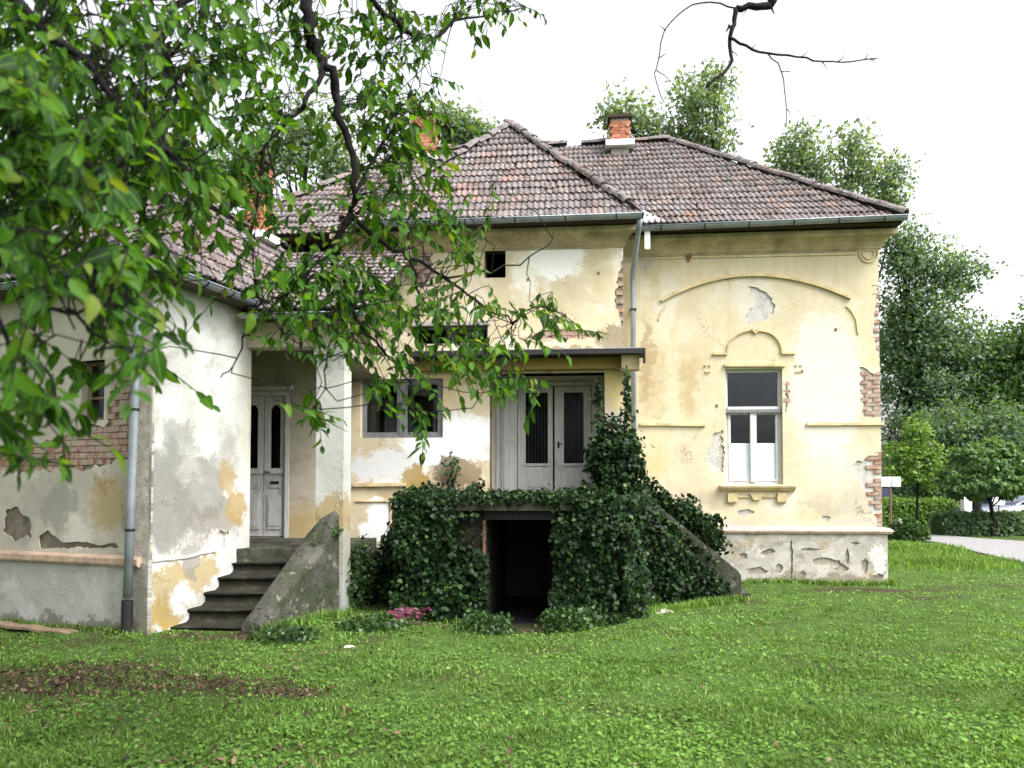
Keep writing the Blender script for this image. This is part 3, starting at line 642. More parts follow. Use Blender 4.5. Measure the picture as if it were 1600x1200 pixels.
MB().fbox(FR, rs[0] - .08, rs[1] + .05, rs[3] + .002, rs[3] + .075, -.1, .05).build('lintel', MT['mortar'], villa)
# twin window left of the porch
q = MB(); frame_bars(q, FR, rn, .06, -.13, -.05); um = (rn[0] + rn[1]) / 2; q.fbox(FR, um - .05, um + .05, rn[2] + .06, rn[3] - .06, -.13, -.04)
tw = q.build('window', MT['greyframe'], villa); tw['label'] = 'grey framed twin window behind hanging leaves'
for a, b in ((rn[0] + .06, um - .05), (um + .05, rn[1] - .06)):
    q = MB(); frame_bars(q, FR, (a, b, rn[2] + .06, rn[3] - .06), .045, -.11, -.06); q.build('sash', MT['greyframe'], tw); pane(FR, (a + .04, b - .04, rn[2] + .1, rn[3] - .1), -.09, tw)
# ledge under that window and framed panel
q = MB(); ribbon(q, FR, FR.hits([(553, 758), (634, 757)]), .06, -.01, .05); ribbon(q, FR, FR.hits([(556, 783), (612, 783)]), .03, -.01, .025); ribbon(q, FR, FR.hits([(611, 786), (612, 852)]), .03, -.01, .025); q.build('wall_ledge', m_trim, villa)
# small iron bits and holes in the wall
q = MB()
for px, py in ((825, 437), (935, 427), (1306, 515), (1253, 580), (1120, 634)):
    fr = FR if px < 990 else FM; a, b = fr.hit(px, py); q.fbox(fr, a - .02, a + .02, b - .025, b + .025, -.005, .012)
a, b = FM.hit(1076, 402); q.fbox(FM, a - .05, a + .05, b - .02, b + .04, -.01, .05); q.fbox(FM, a - .02, a + .02, b - .08, b - .02, -.01, .05)
q.build('iron_anchor', MT['rust'], villa)
# door recess
DD = -1.15
q = MB().fbox(FR, rd[0] - .2, rd[0] - .002, 1.5, 4.2, DD - .1, -.41); q.fbox(FR, rd[1] + .002, rd[1] + .2, 1.5, 4.2, DD - .1, -.41); q.fbox(FR, rd[0] - .2, rd[1] + .2, rd[3] + .002, 4.25, DD - .1, -.41)
q.build('porch_reveal', plaster('reveal_plaster', (.45, .42, .33), [((.3, .26, .18), 2, .5, .7, .6)]), villa)
MB().fbox(FR, rd[0] - .2, rd[1] + .2, 1.3, 1.598, DD - .2, -.002).build('porch_floor', MT['conc'], villa)
FD = Fr(FR.pt(0, 0, DD)[:2], FM.u[:2]); ud = lambda px: FD.hit(px, 680)[0]; vd = lambda py: FD.hit(860, py)[1]
q = MB(); w0, w1 = rd[0] + .0, rd[1] - .0; top = vd(578)
q.fbox(FD, w0, ud(772), 1.6, top, -.1, .02); q.fbox(FD, ud(784), ud(808), 1.6, top, -.1, .02); q.fbox(FD, ud(925), w1, 1.6, top, -.1, .02); q.fbox(FD, ud(808), ud(925), vd(600), top, -.1, .02); q.fbox(FD, ud(808), ud(925), vd(603), vd(598), -.1, .06)
q.fbox(FD, ud(788), ud(797), 1.6, top - .1, .02, .05); q.fbox(FD, ud(931), ud(936), 1.6, top - .1, .02, .05)
dframe = q.build('door_frame', MT['wood'], villa)
q = MB().fbox(FD, ud(772) , ud(784), 1.6, top, -.1, -.03); q.build('side_panel', MT['wood'], dframe)
for a, b, g0, g1 in ((809, 863.5, 821, 856), (866.5, 924, 881, 912)):
    q = MB(); A, B, ga, gb = ud(a), ud(b), ud(g0), ud(g1); v0, v1, gl, gh = 1.63, vd(604), vd(724), vd(613)
    q.fbox(FD, A, ga, v0, v1, -.08, -.03); q.fbox(FD, gb, B, v0, v1, -.08, -.03); q.fbox(FD, ga, gb, gh, v1, -.08, -.03); q.fbox(FD, ga, gb, v0, gl, -.08, -.035)
    q.fbox(FD, ga - .01, gb + .01, gl - .05, gl, -.03, -.005); q.fbox(FD, ga + .03, gb - .03, v0 + .1, gl - .12, -.036, -.02)
    dr = q.build('door', MT['wood'], villa); dr['label'] = 'tall glazed terrace door leaf in weathered white paint'
    pane(FD, (ga, gb, gl, gh), -.06, dr, 'dimglass'); MB().fbox(FD, ga, gb, gl, gh, -.082, -.079).build('dark_backing', MT['dark'], dr)  # added dark sheet behind the glass makes the pane read black
    gr = MB(); [gr.tube([FD.pt(ga + (gb - ga) * k / 7, gl, -.045), FD.pt(ga + (gb - ga) * k / 7, gh, -.045)], .008, 5) for k in range(1, 7)]; gr.build('grille', MT['darkmetal'], dr)
q = MB().fbox(FD, ud(871), ud(874), vd(700), vd(690), -.03, -.01); q.tube([FD.pt(ud(872.5), vd(694), -.01), FD.pt(ud(872.5), vd(694), .03), FD.pt(ud(879), vd(694), .035)], .009, 6); q.build('door_handle', MT['darkmetal'], dr)
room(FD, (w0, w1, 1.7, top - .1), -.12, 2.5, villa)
# flat canopy over the porch
cu0, cu1 = FR.hit(640, 545, .55)[0], FR.hit(1008, 545, .5)[0]; cv0 = FR.hit(900, 553, .55)[1]
can = MB().fbox(FR, cu0, cu1, cv0, cv0 + .085, .002, .55).build('canopy', MT['felt'], villa)
MB().fbox(FR, cu0, cu1 - .01, cv0 + .087, cv0 + .10, .003, .54).build('canopy_sheet', MT['zinc'], can)
q = MB().fbox(FR, cu0 + .1, cu1 - .16, cv0 - .20, cv0 - .002, .003, .16); q.build('canopy_beam', plaster('beam_paint', (.34, .24, .08), [((.16, .11, .05), 2.2, .42, .66, .8)]), can)
q = MB().fbox(FR, cu1 - .03, cu1 + .002, cv0 - .16, cv0 + .086, .40, .552); q.build('canopy_end', MT['felt'], can)
q = MB().fbox(FR, cu1 - .40, cu1 - .09, cv0 - .26, cv0 - .003, .165, .40); q.build('canopy_bracket', m_corn, can)
MB().tube([FR.pt(FR.hit(979, 600, .4)[0], 1.6, .4), FR.pt(FR.hit(978, 600, .4)[0], cv0 - .25, .4)], .018, 8).build('canopy_post', MT['zinc'], can)

# roof of the villa
rr = random.Random(5); tiles = []
L = lambda u, d, v: FM.pt(u, v, d)
RE, RV = 6.45, 9.4; RU1, RU0 = -3.42, -9.25; RD = -2.93; E1, E0 = .28, -12.7; ED = .48
main_front = [L(E0, ED, RE), L(E1, ED, RE), L(RU1, RD, RV), L(RU0, RD, RV)]
main_right = [L(E1, ED, RE), L(E1, -6.36, RE), L(RU1, RD, RV)]
main_back = [L(E1, -6.36, RE), L(E0, -6.36, RE), L(RU0, RD, RV), L(RU1, RD, RV)]
main_left = [L(E0, -6.36, RE), L(E0, ED, RE), L(RU0, RD, RV)]
be, bd = RE + .0, DR + .47; PU, PD, PVv = -6.9, -1.75, 9.37; BR1, BL1 = UR + .27, -9.6
bay_front = [L(BL1, bd, be), L(BR1, bd, be), L(PU, PD, PVv)]
bay_right = [L(BR1, bd, be), L(BR1, -.4, be), L(PU + .0, RD + .05, PVv), L(PU, PD, PVv)]
bay_left = [L(BL1, -.4, be), L(BL1, bd, be), L(PU, PD, PVv), L(PU, RD + .05, PVv)]
q = MB()
for f in (main_front, main_right, main_back, main_left, bay_front, bay_right, bay_left): face_slab(q, f)
q.fbox(FM, E0, E1 - .02, RE - .06, RE - .055, -6.3, ED - .02); q.fbox(FM, BL1 + .02, BR1 - .02, RE - .068, RE - .062, -.2, bd - .02)
roof = q.build('roof', MT['deck'], villa)
for f in (main_front, main_right, main_left, bay_front, bay_right, bay_left): tiles_on(f, rr, tiles)
# drop the tiles of the main slope that lie under the bay roof
def under_bay(p):
    u = (p - FM.o).dot(FM.u); d = (p - FM.o).dot(FM.n)
    if d > -2.9 and BL1 < u < BR1:
        h = min(be + (bd - d) * (PVv - be) / (bd - PD), be + (BR1 - u) * (PVv - be) / (BR1 - PU), be + (u - BL1) * (PVv - be) / (PU - BL1)); return p.z < h - .12
    return False
tiles = [t for t in tiles if not under_bay(t[2].translation)]
finish_tiles(tiles, roof)
caps_along(L(BR1, bd, be + .05), L(PU, PD, PVv + .05), roof, rr, (0,)); caps_along(L(BL1, bd, be + .05), L(PU, PD, PVv + .05), roof, rr); caps_along(L(PU, PD, PVv + .05), L(PU, RD, PVv + .05), roof, rr)
caps_along(L(E1, ED, RE + .05), L(RU1, RD, RV + .05), roof, rr); caps_along(L(RU1, RD, RV + .05), L(RU0, RD, RV + .05), roof, rr, (5, 9)); caps_along(L(E0, ED, RE + .05), L(RU0, RD, RV + .05), roof, rr)
# weeds on the ridge are built with the plants; chimneys
chimney(FM, FM.hit(968, 220, -2.55)[0], -2.55, FM.hit(968, 226, -2.55)[1] + .0, FM.hit(968, 190, -2.55)[1], .42, villa)
chimney(FM, FM.hit(663, 220, -2.7)[0], -2.7, FM.hit(663, 250, -2.7)[1], FM.hit(663, 186, -2.7)[1], .5, villa)
# gutters, brackets, downpipe, flashing
def gutter(a, b, parent, r=.07, nb=6):
    a, b = Vector(a), Vector(b); t = (b - a).normalized(); nn = Vector((t.y, -t.x, 0)); q = MB(); n = 9
    ring = lambda p, rr_: [p + nn * (rr_ * math.cos(math.pi * k / (n - 1))) - Vector((0, 0, rr_ * math.sin(math.pi * k / (n - 1)))) for k in range(n)]
    for rr_ in (r, r - .006): q.add(ring(a, rr_) + ring(b, rr_), [(i, i + 1, n + i + 1, n + i) for i in range(n - 1)])
    q.add(ring(a, r), [tuple(range(n))]); q.add(ring(b, r), [tuple(range(n))])
    q.tube([a + nn * r, b + nn * r], .012, 6)
    g = q.build('gutter', MT['zinc'], parent, smooth=True)
    for k in range(nb):
        p = a.lerp(b, (k + .5) / nb); q = MB(); ring2 = [p + nn * ((r + .006) * math.cos(math.pi * j / 6)) - Vector((0, 0, (r + .006) * math.sin(math.pi * j / 6))) for j in range(7)]
        q.tube(ring2, .011, 5); q.build('gutter_bracket', MT['darkmetal'], g)
    return g
gutter(L(BR1 + .02, ED + .05, RE - .03), L(E1 + .02, ED + .05, RE + .03), villa, .075, 6); gutter(L(BL1, bd + .05, RE - .02), L(BR1 + .03, bd + .05, RE + .0), villa, .075, 6)
pu = FM.hit(989, 450, .12)[0]
q = MB().tube([L(BR1 - .0, bd + .02, RE - .08), L(BR1 - .02, bd - .1, RE - .2), L(pu, .16, RE - .75), L(pu, .12, RE - .95), L(pu, .12, .3)], .05, 10); dp = q.build('downpipe', MT['zinc'], villa, smooth=True)
for v in (5.0, 3.9, 2.4): MB().fbox(FM, pu - .06, pu + .06, v, v + .03, .0, .18).build('pipe_clamp', MT['darkmetal'], dp)
MB().fbox(FM, BR1 + .12, BR1 + .22, RE - .42, RE - .10, ED - .02, ED + .04).build('gutter_outlet', MT['white'], villa)
q = MB(); q.add([L(BR1 + .05, ED + .02, RE + .07), L(BR1 + .5, ED + .02, RE + .08), L(BR1 + .12, ED - .35, RE + .42), L(BR1 - .0, ED - .2, RE + .30)], [(0, 1, 2, 3)]); q.add([L(BR1 + .05, ED + .02, RE + .06), L(BR1 + .5, ED + .02, RE + .07), L(BR1 + .12, ED - .35, RE + .41), L(BR1 - .0, ED - .2, RE + .29)], [(3, 2, 1, 0)])
q.build('valley_flashing', MT['white'], villa)
# ================================================================== the annex on the left
A0 = (-4.28, 9.5); AE = 4.28
FAF = Fr(A0, (.922, -.387)); FAS = Fr(A0, (.255, .967))
annex = thing('annex', 'low whitewashed annex with peeling plaster, corner downpipe and steps to a loggia', 'building')
annex['base'] = (-4.6, 11.5, 0)
V = lambda px, py: FAF.hit(px, py)
aw = rect(FAF, 124, 563, 163, 657)
ah = rag(FAF.hits([(-40, 700), (40, 692), (90, 690), (112, 672), (150, 664), (168, 660), (166, 640), (171, 612), (190, 592), (205, 586), (226, 596), (231, 640), (228, 700), (222, 724), (205, 720), (180, 716), (165, 726), (120, 734), (60, 737), (-40, 738)]), .06, .02, 41)
ah2 = rag(FAF.hits([(60, 838), (75, 828), (82, 836), (100, 848), (120, 846), (160, 852), (180, 848), (186, 856), (62, 857)]), .05, .008, 42)
ah3 = rag(FAF.hits([(8, 800), (28, 792), (48, 815), (50, 838), (20, 845), (4, 830)]), .05, .02, 43)
LV = .84
m_af = plaster('annex_front_plaster', (.40, .37, .31), [((.56, .53, .46), 1.6, .46, .68, .7), ((.32, .30, .25), 2.6, .52, .72, .6), ((.45, .33, .12), 1.2, .58, .74, .5)],
               [(*V(170, 785), .40, .38, (.34, .24, .07), .6), (*V(165, 752), .14, .1, (.28, .17, .05), .6), (*V(60, 770), .5, .3, (.30, .28, .24), .6), (*V(95, 790), .3, .4, (.26, .25, .22), .75), (*V(30, 810), .35, .3, (.27, .26, .22), .6), (*V(120, 830), .3, .2, (.62, .58, .52), .7), (*V(225, 780), .13, 1.1, (.13, .11, .08), .8), (*V(110, 520), .9, .5, (.52, .48, .38), .5), (*V(20, 440), .7, .3, (.2, .16, .12), .6)])
m_as = plaster('annex_side_plaster', (.43, .43, .41), [((.52, .52, .51), 1.4, .44, .62, .7), ((.30, .29, .27), 2.2, .52, .66, .6), ((.34, .30, .2), 3.3, .58, .70, .5)],
               [(.55, .75, .65, .4, (.55, .53, .48), .8), (.3, 1.6, .5, .75, (.19, .187, .172), .85), (.9, 1.75, .65, .5, (.20, .195, .18), .8), (1.2, 1.3, .6, .28, (.18, .165, .14), .75), (.5, 2.35, .4, .2, (.2, .195, .18), .6), (1.5, 2.2, .3, .4, (.2, .195, .17), .5), (1.55, 1.85, .22, .3, (.28, .19, .04), .7), (1.75, 1.45, .25, .25, (.30, .20, .05), .75), (.35, .55, .4, .3, (.30, .22, .07), .75), (.95, .62, .4, .25, (.30, .22, .07), .75), (.3, .18, .4, .22, (.30, .20, .03), .85), (.55, .3, .5, .25, (.24, .20, .12), .6), (.75, .85, .25, .3, (.2, .19, .17), .75),
                (1.1, 1.0, .4, .12, (.30, .28, .24), .65), (.6, .35, .25, .2, (.62, .66, .66), .7), (1.3, .95, .35, .2, (.68, .66, .6), .6), (.7, 2.0, .3, .18, (.42, .41, .38), .5), (1.5, 1.2, .2, .3, (.28, .25, .2), .5), (1.95, 3.0, .18, 1.6, (.5, .47, .36), .5)], relief=.012)
wall_mesh('wall', FAF, [(-4.2, LV), (0, LV), (0, AE), (-4.2, AE)], [rp(aw), ah, ah2, ah3], m_af, annex, 0, .03, [.2, .035, .02, .02])
q = MB()
for a, b, c, d_ in ((-4.2, aw[0], -.2, AE), (aw[1], -.09, -.2, AE), (aw[0], aw[1], -.2, aw[2]), (aw[0], aw[1], aw[3], AE)): q.fbox(FAF, a, b, c, d_, -.32, -.028)
core3 = q.build('exposed_masonry', MT['mortar_dark'], annex)
lay_bricks(FAF, ah, -.004, core3, 51)
m_ap = plaster('annex_plinth_plaster', (.34, .34, .31), [((.46, .47, .45), 1.5, .45, .66, .8), ((.22, .22, .18), 2.5, .52, .7, .6), ((.10, .11, .06), 1.3, .6, .75, .5)], [(-.12, .4, .14, .7, (.16, .14, .10), .7), (-1.2, .02, 2.5, .13, (.10, .10, .06), .7)], relief=.01)
wall_mesh('plinth', FAF, [(-4.2, -.2), (.0, -.2), (.0, LV), (-4.2, LV)], [], m_ap, annex, .03, .06)
MB().prof(FAF, [(.0, LV - .05), (.07, LV - .045), (.085, LV - .02), (.085, LV + .045), (.06, LV + .07), (.0, LV + .08)], -4.2, -.12).build('plinth_ledge', simple('flesh_ledge_paint', (.42, .31, .23), .9, 0, .1, .3, 6, .01), annex)
q = MB(); frame_bars(q, FAF, aw, .05, -.19, -.12); q.fbox(FAF, aw[0] + .05, aw[1] - .05, (aw[2] + aw[3]) / 2 - .1, (aw[2] + aw[3]) / 2 - .07, -.18, -.12)
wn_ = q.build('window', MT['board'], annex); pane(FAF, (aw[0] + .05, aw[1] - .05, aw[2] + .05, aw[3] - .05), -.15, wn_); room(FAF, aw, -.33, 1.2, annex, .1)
# side wall with the painted, blotched plaster; bottom edge follows the steps
SL = 2.05
crk = rag([(1.28, 1.12), (1.36, 1.16), (1.46, 1.12), (1.54, 1.14), (1.56, 1.09), (1.48, 1.05), (1.47, .92), (1.42, .93), (1.43, 1.06), (1.34, 1.08)], .04, .006, 44)
wall_mesh('wall', FAS, [(0, -.2), (SL, -.2), (SL, AE), (0, AE)], [crk], m_as, annex, 0, .03, [.03])['label'] = 'whitewashed side wall blotched yellow and grey near the steps'
q = MB().fbox(FAS, .004, SL - .004, -.2, AE - .01, -.3, -.028); q.fbox(FAS, SL - .3, SL - .003, -.2, AE - .02, -1.7, -.301)
q.build('side_wall_core', MT['mortar'], annex)
q = MB(); ribbon(q, FAS, rag([(.02, LV + .03), (.6, LV + .02), (1.25, LV + .06)], .1, .006, 3, closed=False), .035, -.01, .018); q.build('wall_ledge', m_as, annex)
# loggia: back wall with the door, floor, pillar, beams
FB = Fr((-3.8, 13.6), (.9958, -.0917)); UBk = lambda px, py: FB.hit(px, py)
rdoor = rect(FB, 384, 612, 453, 840); rdoor = (UBk(410, 700)[0] - .46, UBk(452, 700)[0], .88, rdoor[3])
m_lg = plaster('loggia_plaster', (.42, .38, .30), [((.52, .49, .42), 1.5, .45, .7, .7), ((.30, .25, .17), 2, .5, .7, .6)], [(.3, 1.1, .5, .4, (.42, .30, .10), .6)])
wall_mesh('wall', FB, [(-2.2, .8), (1.05, .8), (1.05, 4.3), (-2.2, 4.3)], [rp(rdoor)], m_lg, annex, 0, .05, [.16])
q = MB(); q.fbox(FAS, SL - .3, 4.6, .5, 4.3, -1.9, -1.701); q.build('loggia_side_wall', m_lg, annex)
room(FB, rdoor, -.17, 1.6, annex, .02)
u0, u1, v0, v1 = rdoor
q = MB().fbox(FB, u0, u0 + .06, v0, v1, -.15, .01); q.fbox(FB, u1 - .07, u1, v0, v1, -.15, .01); q.fbox(FB, u0 + .06, u1 - .07, v1 - .07, v1, -.15, .01)
q.prof(FB, [(0, v1 + .02), (.09, v1 + .03), (.10, v1 + .08), (0, v1 + .12)], u0 - .08, u1 + .06); q.build('door_frame', MT['wood'], annex)
um = UBk(410.5, 700)[0]
for a, b in ((u0 + .065, um - .006), (um + .006, u1 - .075)):
    w_ = b - a; g0, g1 = a + w_ * .27, b - w_ * .27; gl, gh = v0 + 1.18, v1 - .22; q = MB()
    q.fbox(FB, a, g0, v0 + .02, v1 - .075, -.12, -.06); q.fbox(FB, g1, b, v0 + .02, v1 - .075, -.12, -.06); q.fbox(FB, g0, g1, gh, v1 - .075, -.12, -.06); q.fbox(FB, g0, g1, v0 + .02, gl, -.12, -.065)
    q.fbox(FB, a + .04, b - .04, gl - .09, gl - .02, -.06, -.025); q.fbox(FB, a + .07, b - .07, v0 + .85, v0 + 1.02, -.06, -.045); q.fbox(FB, a + .06, b - .06, v0 + .14, v0 + .74, -.06, -.045)
    q.fbox(FB, a + .09, b - .09, v0 + .20, v0 + .68, -.045, -.035)
    dr = q.build('door', MT['wood'], annex); dr['label'] = 'weathered white panelled door leaf with narrow arched glass'
    pane(FB, (g0, g1, gl, gh), -.09, dr, 'dimglass')
    if a > u0 + .2: MB().fbox(FB, (a + b) / 2 - .07, (a + b) / 2 + .07, v0 + .91, v0 + .96, -.046, -.030).build('letter_slot', MT['darkmetal'], dr)
    # arched head of the glass
    q = MB(); c = (g0 + g1) / 2; r_ = (g1 - g0) / 2
    for sgn in (-1, 1):
        pts = [(c + sgn * r_, gh), (c + sgn * r_, gh - .12)] + [(c + sgn * r_ * math.cos(t), gh - .12 + .12 * math.sin(t)) for t in [math.pi / 2 * k / 6 for k in range(1, 7)]]
        q.sheet(FB, pts, -.062, .05)
    q.build('arched_head', MT['wood'], dr)
MB().tube([FB.pt(um + .05, v0 + 1.12, -.06), FB.pt(um + .05, v0 + 1.12, -.0), FB.pt(um + .13, v0 + 1.11, .005)], .01, 6).build('door_handle', MT['darkmetal'], dr)
# landing, steps
q = MB(); poly = [(-4.05, 11.18), (-2.5, 11.18), (-2.3, 13.62), (-5.6, 13.62), (-5.6, 12.2)]
q.add([(x, y, .88) for x, y in poly] + [(x, y, -.1) for x, y in poly], [(0, 1, 2, 3, 4), (0, 5, 6, 1), (1, 6, 7, 2), (2, 7, 8, 3), (3, 8, 9, 4), (4, 9, 5, 0)]); q.build('landing', MT['conc'], annex)
q = MB(); q.hexa([(-4.2, 9.97, -.1), (-3.0, 9.97, -.1), (-2.7, 11.17, -.1), (-3.9, 11.17, -.1), (-4.2, 9.97, -.06), (-3.0, 9.97, -.06), (-2.7, 11.17, .62), (-3.9, 11.17, .62)])
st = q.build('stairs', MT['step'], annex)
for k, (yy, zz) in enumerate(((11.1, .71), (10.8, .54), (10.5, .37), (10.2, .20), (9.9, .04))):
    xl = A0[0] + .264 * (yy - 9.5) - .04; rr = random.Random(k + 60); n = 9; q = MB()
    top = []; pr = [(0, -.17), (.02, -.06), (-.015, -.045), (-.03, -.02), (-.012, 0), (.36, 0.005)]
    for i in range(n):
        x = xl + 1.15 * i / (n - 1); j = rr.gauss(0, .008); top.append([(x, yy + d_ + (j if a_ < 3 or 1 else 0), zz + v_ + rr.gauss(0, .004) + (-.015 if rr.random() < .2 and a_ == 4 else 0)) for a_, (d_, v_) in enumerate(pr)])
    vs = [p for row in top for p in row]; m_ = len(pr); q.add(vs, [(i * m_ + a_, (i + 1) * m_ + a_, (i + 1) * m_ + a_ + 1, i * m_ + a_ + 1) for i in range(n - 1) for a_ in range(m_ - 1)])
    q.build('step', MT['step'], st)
# sloping parapet with a rounded head against the pillar
q = MB(); n = 26; rows = []; rr = random.Random(77)
for i in range(n):
    t = i / (n - 1); y = 9.62 + 1.45 * t; cx = -3.13 + .52 * t; hw = .10 + .10 * t; z = .12 + 1.02 * t; hm = .28 * math.sqrt(max(0, 1 - ((t - .97) / .15) ** 2)) if t > .83 else 0
    j = lambda s=.005: rr.gauss(0, s * .5)
    rows.append([(cx - hw, y, -.15), (cx - hw + j(), y + j(), z - .03), (cx - hw + .03, y, z + j(.008)), (cx - .02, y, z + .02 + hm * .55 + j(.008)), (cx + hw - .03, y, z + hm + j(.008)), (cx + hw + .02 + j(), y, z + hm * .9 - .04), (cx + hw + .03 + j(), y, z * .5), (cx + hw + .05 + j(), y, -.15)])
m_ = 8; q.add([p for r_ in rows for p in r_], [(i * m_ + a, i * m_ + a + 1, (i + 1) * m_ + a + 1, (i + 1) * m_ + a) for i in range(n - 1) for a in range(m_ - 1)] + [tuple(range(m_)), tuple((n - 1) * m_ + a for a in range(m_ - 1, -1, -1))])
q.build('stair_parapet', MT['conc'], annex)
# pillar
FP = Fr((-2.36, 11.2), (.97, -.10)); 
m_pl = plaster('pillar_plaster', (.36, .37, .345), [((.46, .465, .45), 1.3, .45, .65, .6), ((.42, .42, .38), 2.6, .55, .72, .5)], [(-.2, 1.35, .35, .3, (.28, .20, .06), .75), (-.2, .9, .4, .4, (.3, .27, .2), .6)])
def boxuv(name, fr, u0, u1, v0, v1, d0, d1, mat, parent):
    o = MB().fbox(fr, u0, u1, v0, v1, d0, d1).build(name, mat, parent); me = o.data; ul = me.uv_layers.new(name='UVMap')
    for l in me.loops:
        i = l.vertex_index; p = me.vertices[i].co; ul.data[l.index].uv = ((p - fr.o).dot(fr.u) + (p - fr.o).dot(fr.n), p.z)
    return o
boxuv('pillar', FP, -.40, 0, -.1, 3.72, -.34, 0, m_pl, annex)
MB().fbox(FP, -.43, .03, 3.60, 3.72, -.37, .03).build('pillar_cap', m_pl, annex)
q = MB().fbox(FP, -1.45, .05, 3.73, 4.08, -.30, 0.0); q.build('loggia_beam', m_lg, annex)
q = MB(); q.add([(-2.72, 11.52, 3.73), (-2.36, 11.52, 3.73), (-2.5, 14.7, 3.73), (-2.9, 14.7, 3.73), (-2.72, 11.52, 4.08), (-2.36, 11.52, 4.08), (-2.5, 14.7, 4.08), (-2.9, 14.7, 4.08)], [(0, 3, 2, 1), (4, 5, 6, 7), (0, 1, 5, 4), (1, 2, 6, 5), (2, 3, 7, 6), (3, 0, 4, 7)]); q.build('loggia_beam', m_lg, annex)
MB().box((-5.9, 11.5, 4.10), (-2.3, 14.3, 4.14)).build('loggia_ceiling', m_lg, annex)
# roof
Ns, Nf = FAS.n, FAF.n
e0 = Vector((A0[0], A0[1], 0)) + Ns * .35 + Nf * .33; e0.z = AE + .05
pk = P(270, 300, 12.0); e1 = e0 + FAS.u * 7.5; rb = pk + FAS.u * 5.2; e2 = e0 - FAF.u * 4.6
right_face = [e0, e1, rb, pk]; front_face = [e2, e0, pk]; e3 = e2 + FAS.u * 7.5; left_face = [e3, e2, pk, rb]
lg = [Vector((-3.75, 11.0, 4.15)), Vector((-2.0, 10.84, 4.15)), Vector((-1.7, 14.25, 5.95)), Vector((-4.6, 14.5, 5.95))]
q = MB()
for f in (right_face, front_face, left_face, lg): face_slab(q, f)
aroof = q.build('roof', MT['deck'], annex)
tiles = []; rr = random.Random(9)
for f in (right_face, front_face, lg): tiles_on(f, rr, tiles)
lgn = (lg[1] - lg[0]).cross(lg[2] - lg[0]).normalized(); rgn = (right_face[1] - e0).cross(pk - e0).normalized()
if lgn.z < 0: lgn = -lgn
if rgn.z < 0: rgn = -rgn
keep = []
for t in tiles:
    p = t[2].translation; on_lg = abs((p - lg[0]).dot(lgn)) < .08; on_rt = abs((p - e0).dot(rgn)) < .08
    if on_lg and not on_rt and (p - e0).dot(rgn) < -.05: continue
    if on_rt and not on_lg and (p - lg[0]).dot(lgn) < -.05 and p.y > 11.0 and p.x > -4.4: continue
    keep.append(t)
finish_tiles(keep, aroof)
caps_along(e0 + Vector((0, 0, .05)), pk + Vector((0, 0, .05)), aroof, rr); caps_along(pk + Vector((0, 0, .05)), rb + Vector((0, 0, .05)), aroof, rr); caps_along(e2 + Vector((0, 0, .05)), pk + Vector((0, 0, .05)), aroof, rr)
chp = pk + FAS.u * 2.1 + Ns * .12
FC = Fr((chp.x, chp.y), FAS.n[:2]); chimney(FC, 0, 0, chp.z - .02, P(385, 258, chp.y).z, .36, annex)
gutter(e0 + Ns * .03 - Vector((0, 0, .04)), e0 + Ns * .03 + FAS.u * 2.15 - Vector((0, 0, .02)), annex, .065, 4); gutter(e2 + Nf * .03 - Vector((0, 0, .02)), e0 + Nf * .03 - Vector((0, 0, .04)), annex, .065, 5)
gutter(lg[0] + Vector((0, -.03, -.03)), lg[1] + Vector((0, -.03, -.03)), annex, .06, 3)
# soffit boards
q = MB(); face_slab(q, [e0 - Vector((0, 0, .07)), e0 + FAS.u * 2.3 - Vector((0, 0, .07)), e0 + FAS.u * 2.3 - Ns * .6 - Vector((0, 0, .07)), e0 - Ns * .6 - Vector((0, 0, .07))], .02); q.build('soffit', MT['eave'], annex)
q = MB(); face_slab(q, [e0 - Vector((0, 0, .095)), e2 - Vector((0, 0, .095)), e2 - Nf * .6 - Vector((0, 0, .095)), e0 - Nf * .6 - Vector((0, 0, .095))], .02); q.build('soffit', MT['eave'], annex)
# downpipe at the corner with an iron boot
pb, pm, pt_ = FAF.hit(198, 960, .12), FAF.hit(204, 800, .12), FAF.hit(213, 560, .12)
q = MB().tube([FAF.pt(pt_[0] + .12, AE - .02, .33), FAF.pt(pt_[0] + .06, AE - .25, .3), FAF.pt(pt_[0], AE - .7, .12), FAF.pt(*pt_, .12), FAF.pt(*pm, .12), FAF.pt(FAF.hit(199, 935, .12)[0], FAF.hit(199, 935, .12)[1], .12)], .052, 12)
dp2 = q.build('downpipe', MT['zinc'], annex, smooth=True)
MB().tube([FAF.pt(FAF.hit(199, 938, .12)[0], FAF.hit(199, 938, .12)[1], .12), FAF.pt(pb[0], -.06, .12)], .066, 12).build('pipe_boot', MT['darkmetal'], dp2)
for py in (828, 640): a, b = FAF.hit(203 if py > 700 else 210, py, .12); MB().tube([FAF.pt(a, b - .015, .12), FAF.pt(a, b + .015, .12)], .058, 12).build('pipe_clamp', MT['darkmetal'], dp2)

# ================================================================== ivy-covered terrace over the cellar entrance
terr = thing('terrace', 'ivy-covered raised terrace with dark cellar opening and side stair', 'terrace'); terr['base'] = tuple(FM.pt(-6.3, 0, 2.5))
TD = 4.0; tu = lambda px: FM.hit(px, 880, TD)[0]; TT = 1.62
ta, tb, oa, ob = tu(632), tu(950), tu(758), tu(866)
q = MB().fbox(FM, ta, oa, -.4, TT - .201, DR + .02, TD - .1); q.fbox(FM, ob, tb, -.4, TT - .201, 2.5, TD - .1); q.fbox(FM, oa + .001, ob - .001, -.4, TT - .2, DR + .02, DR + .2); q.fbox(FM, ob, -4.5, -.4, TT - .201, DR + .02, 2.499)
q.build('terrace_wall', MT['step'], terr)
MB().fbox(FM, oa - .001, ob + .001, -.5, TT - .34, .95, 1.05).build('dark_passage_end', MT['deck'], terr)  # unseen dark panel added to close the passage and keep it black
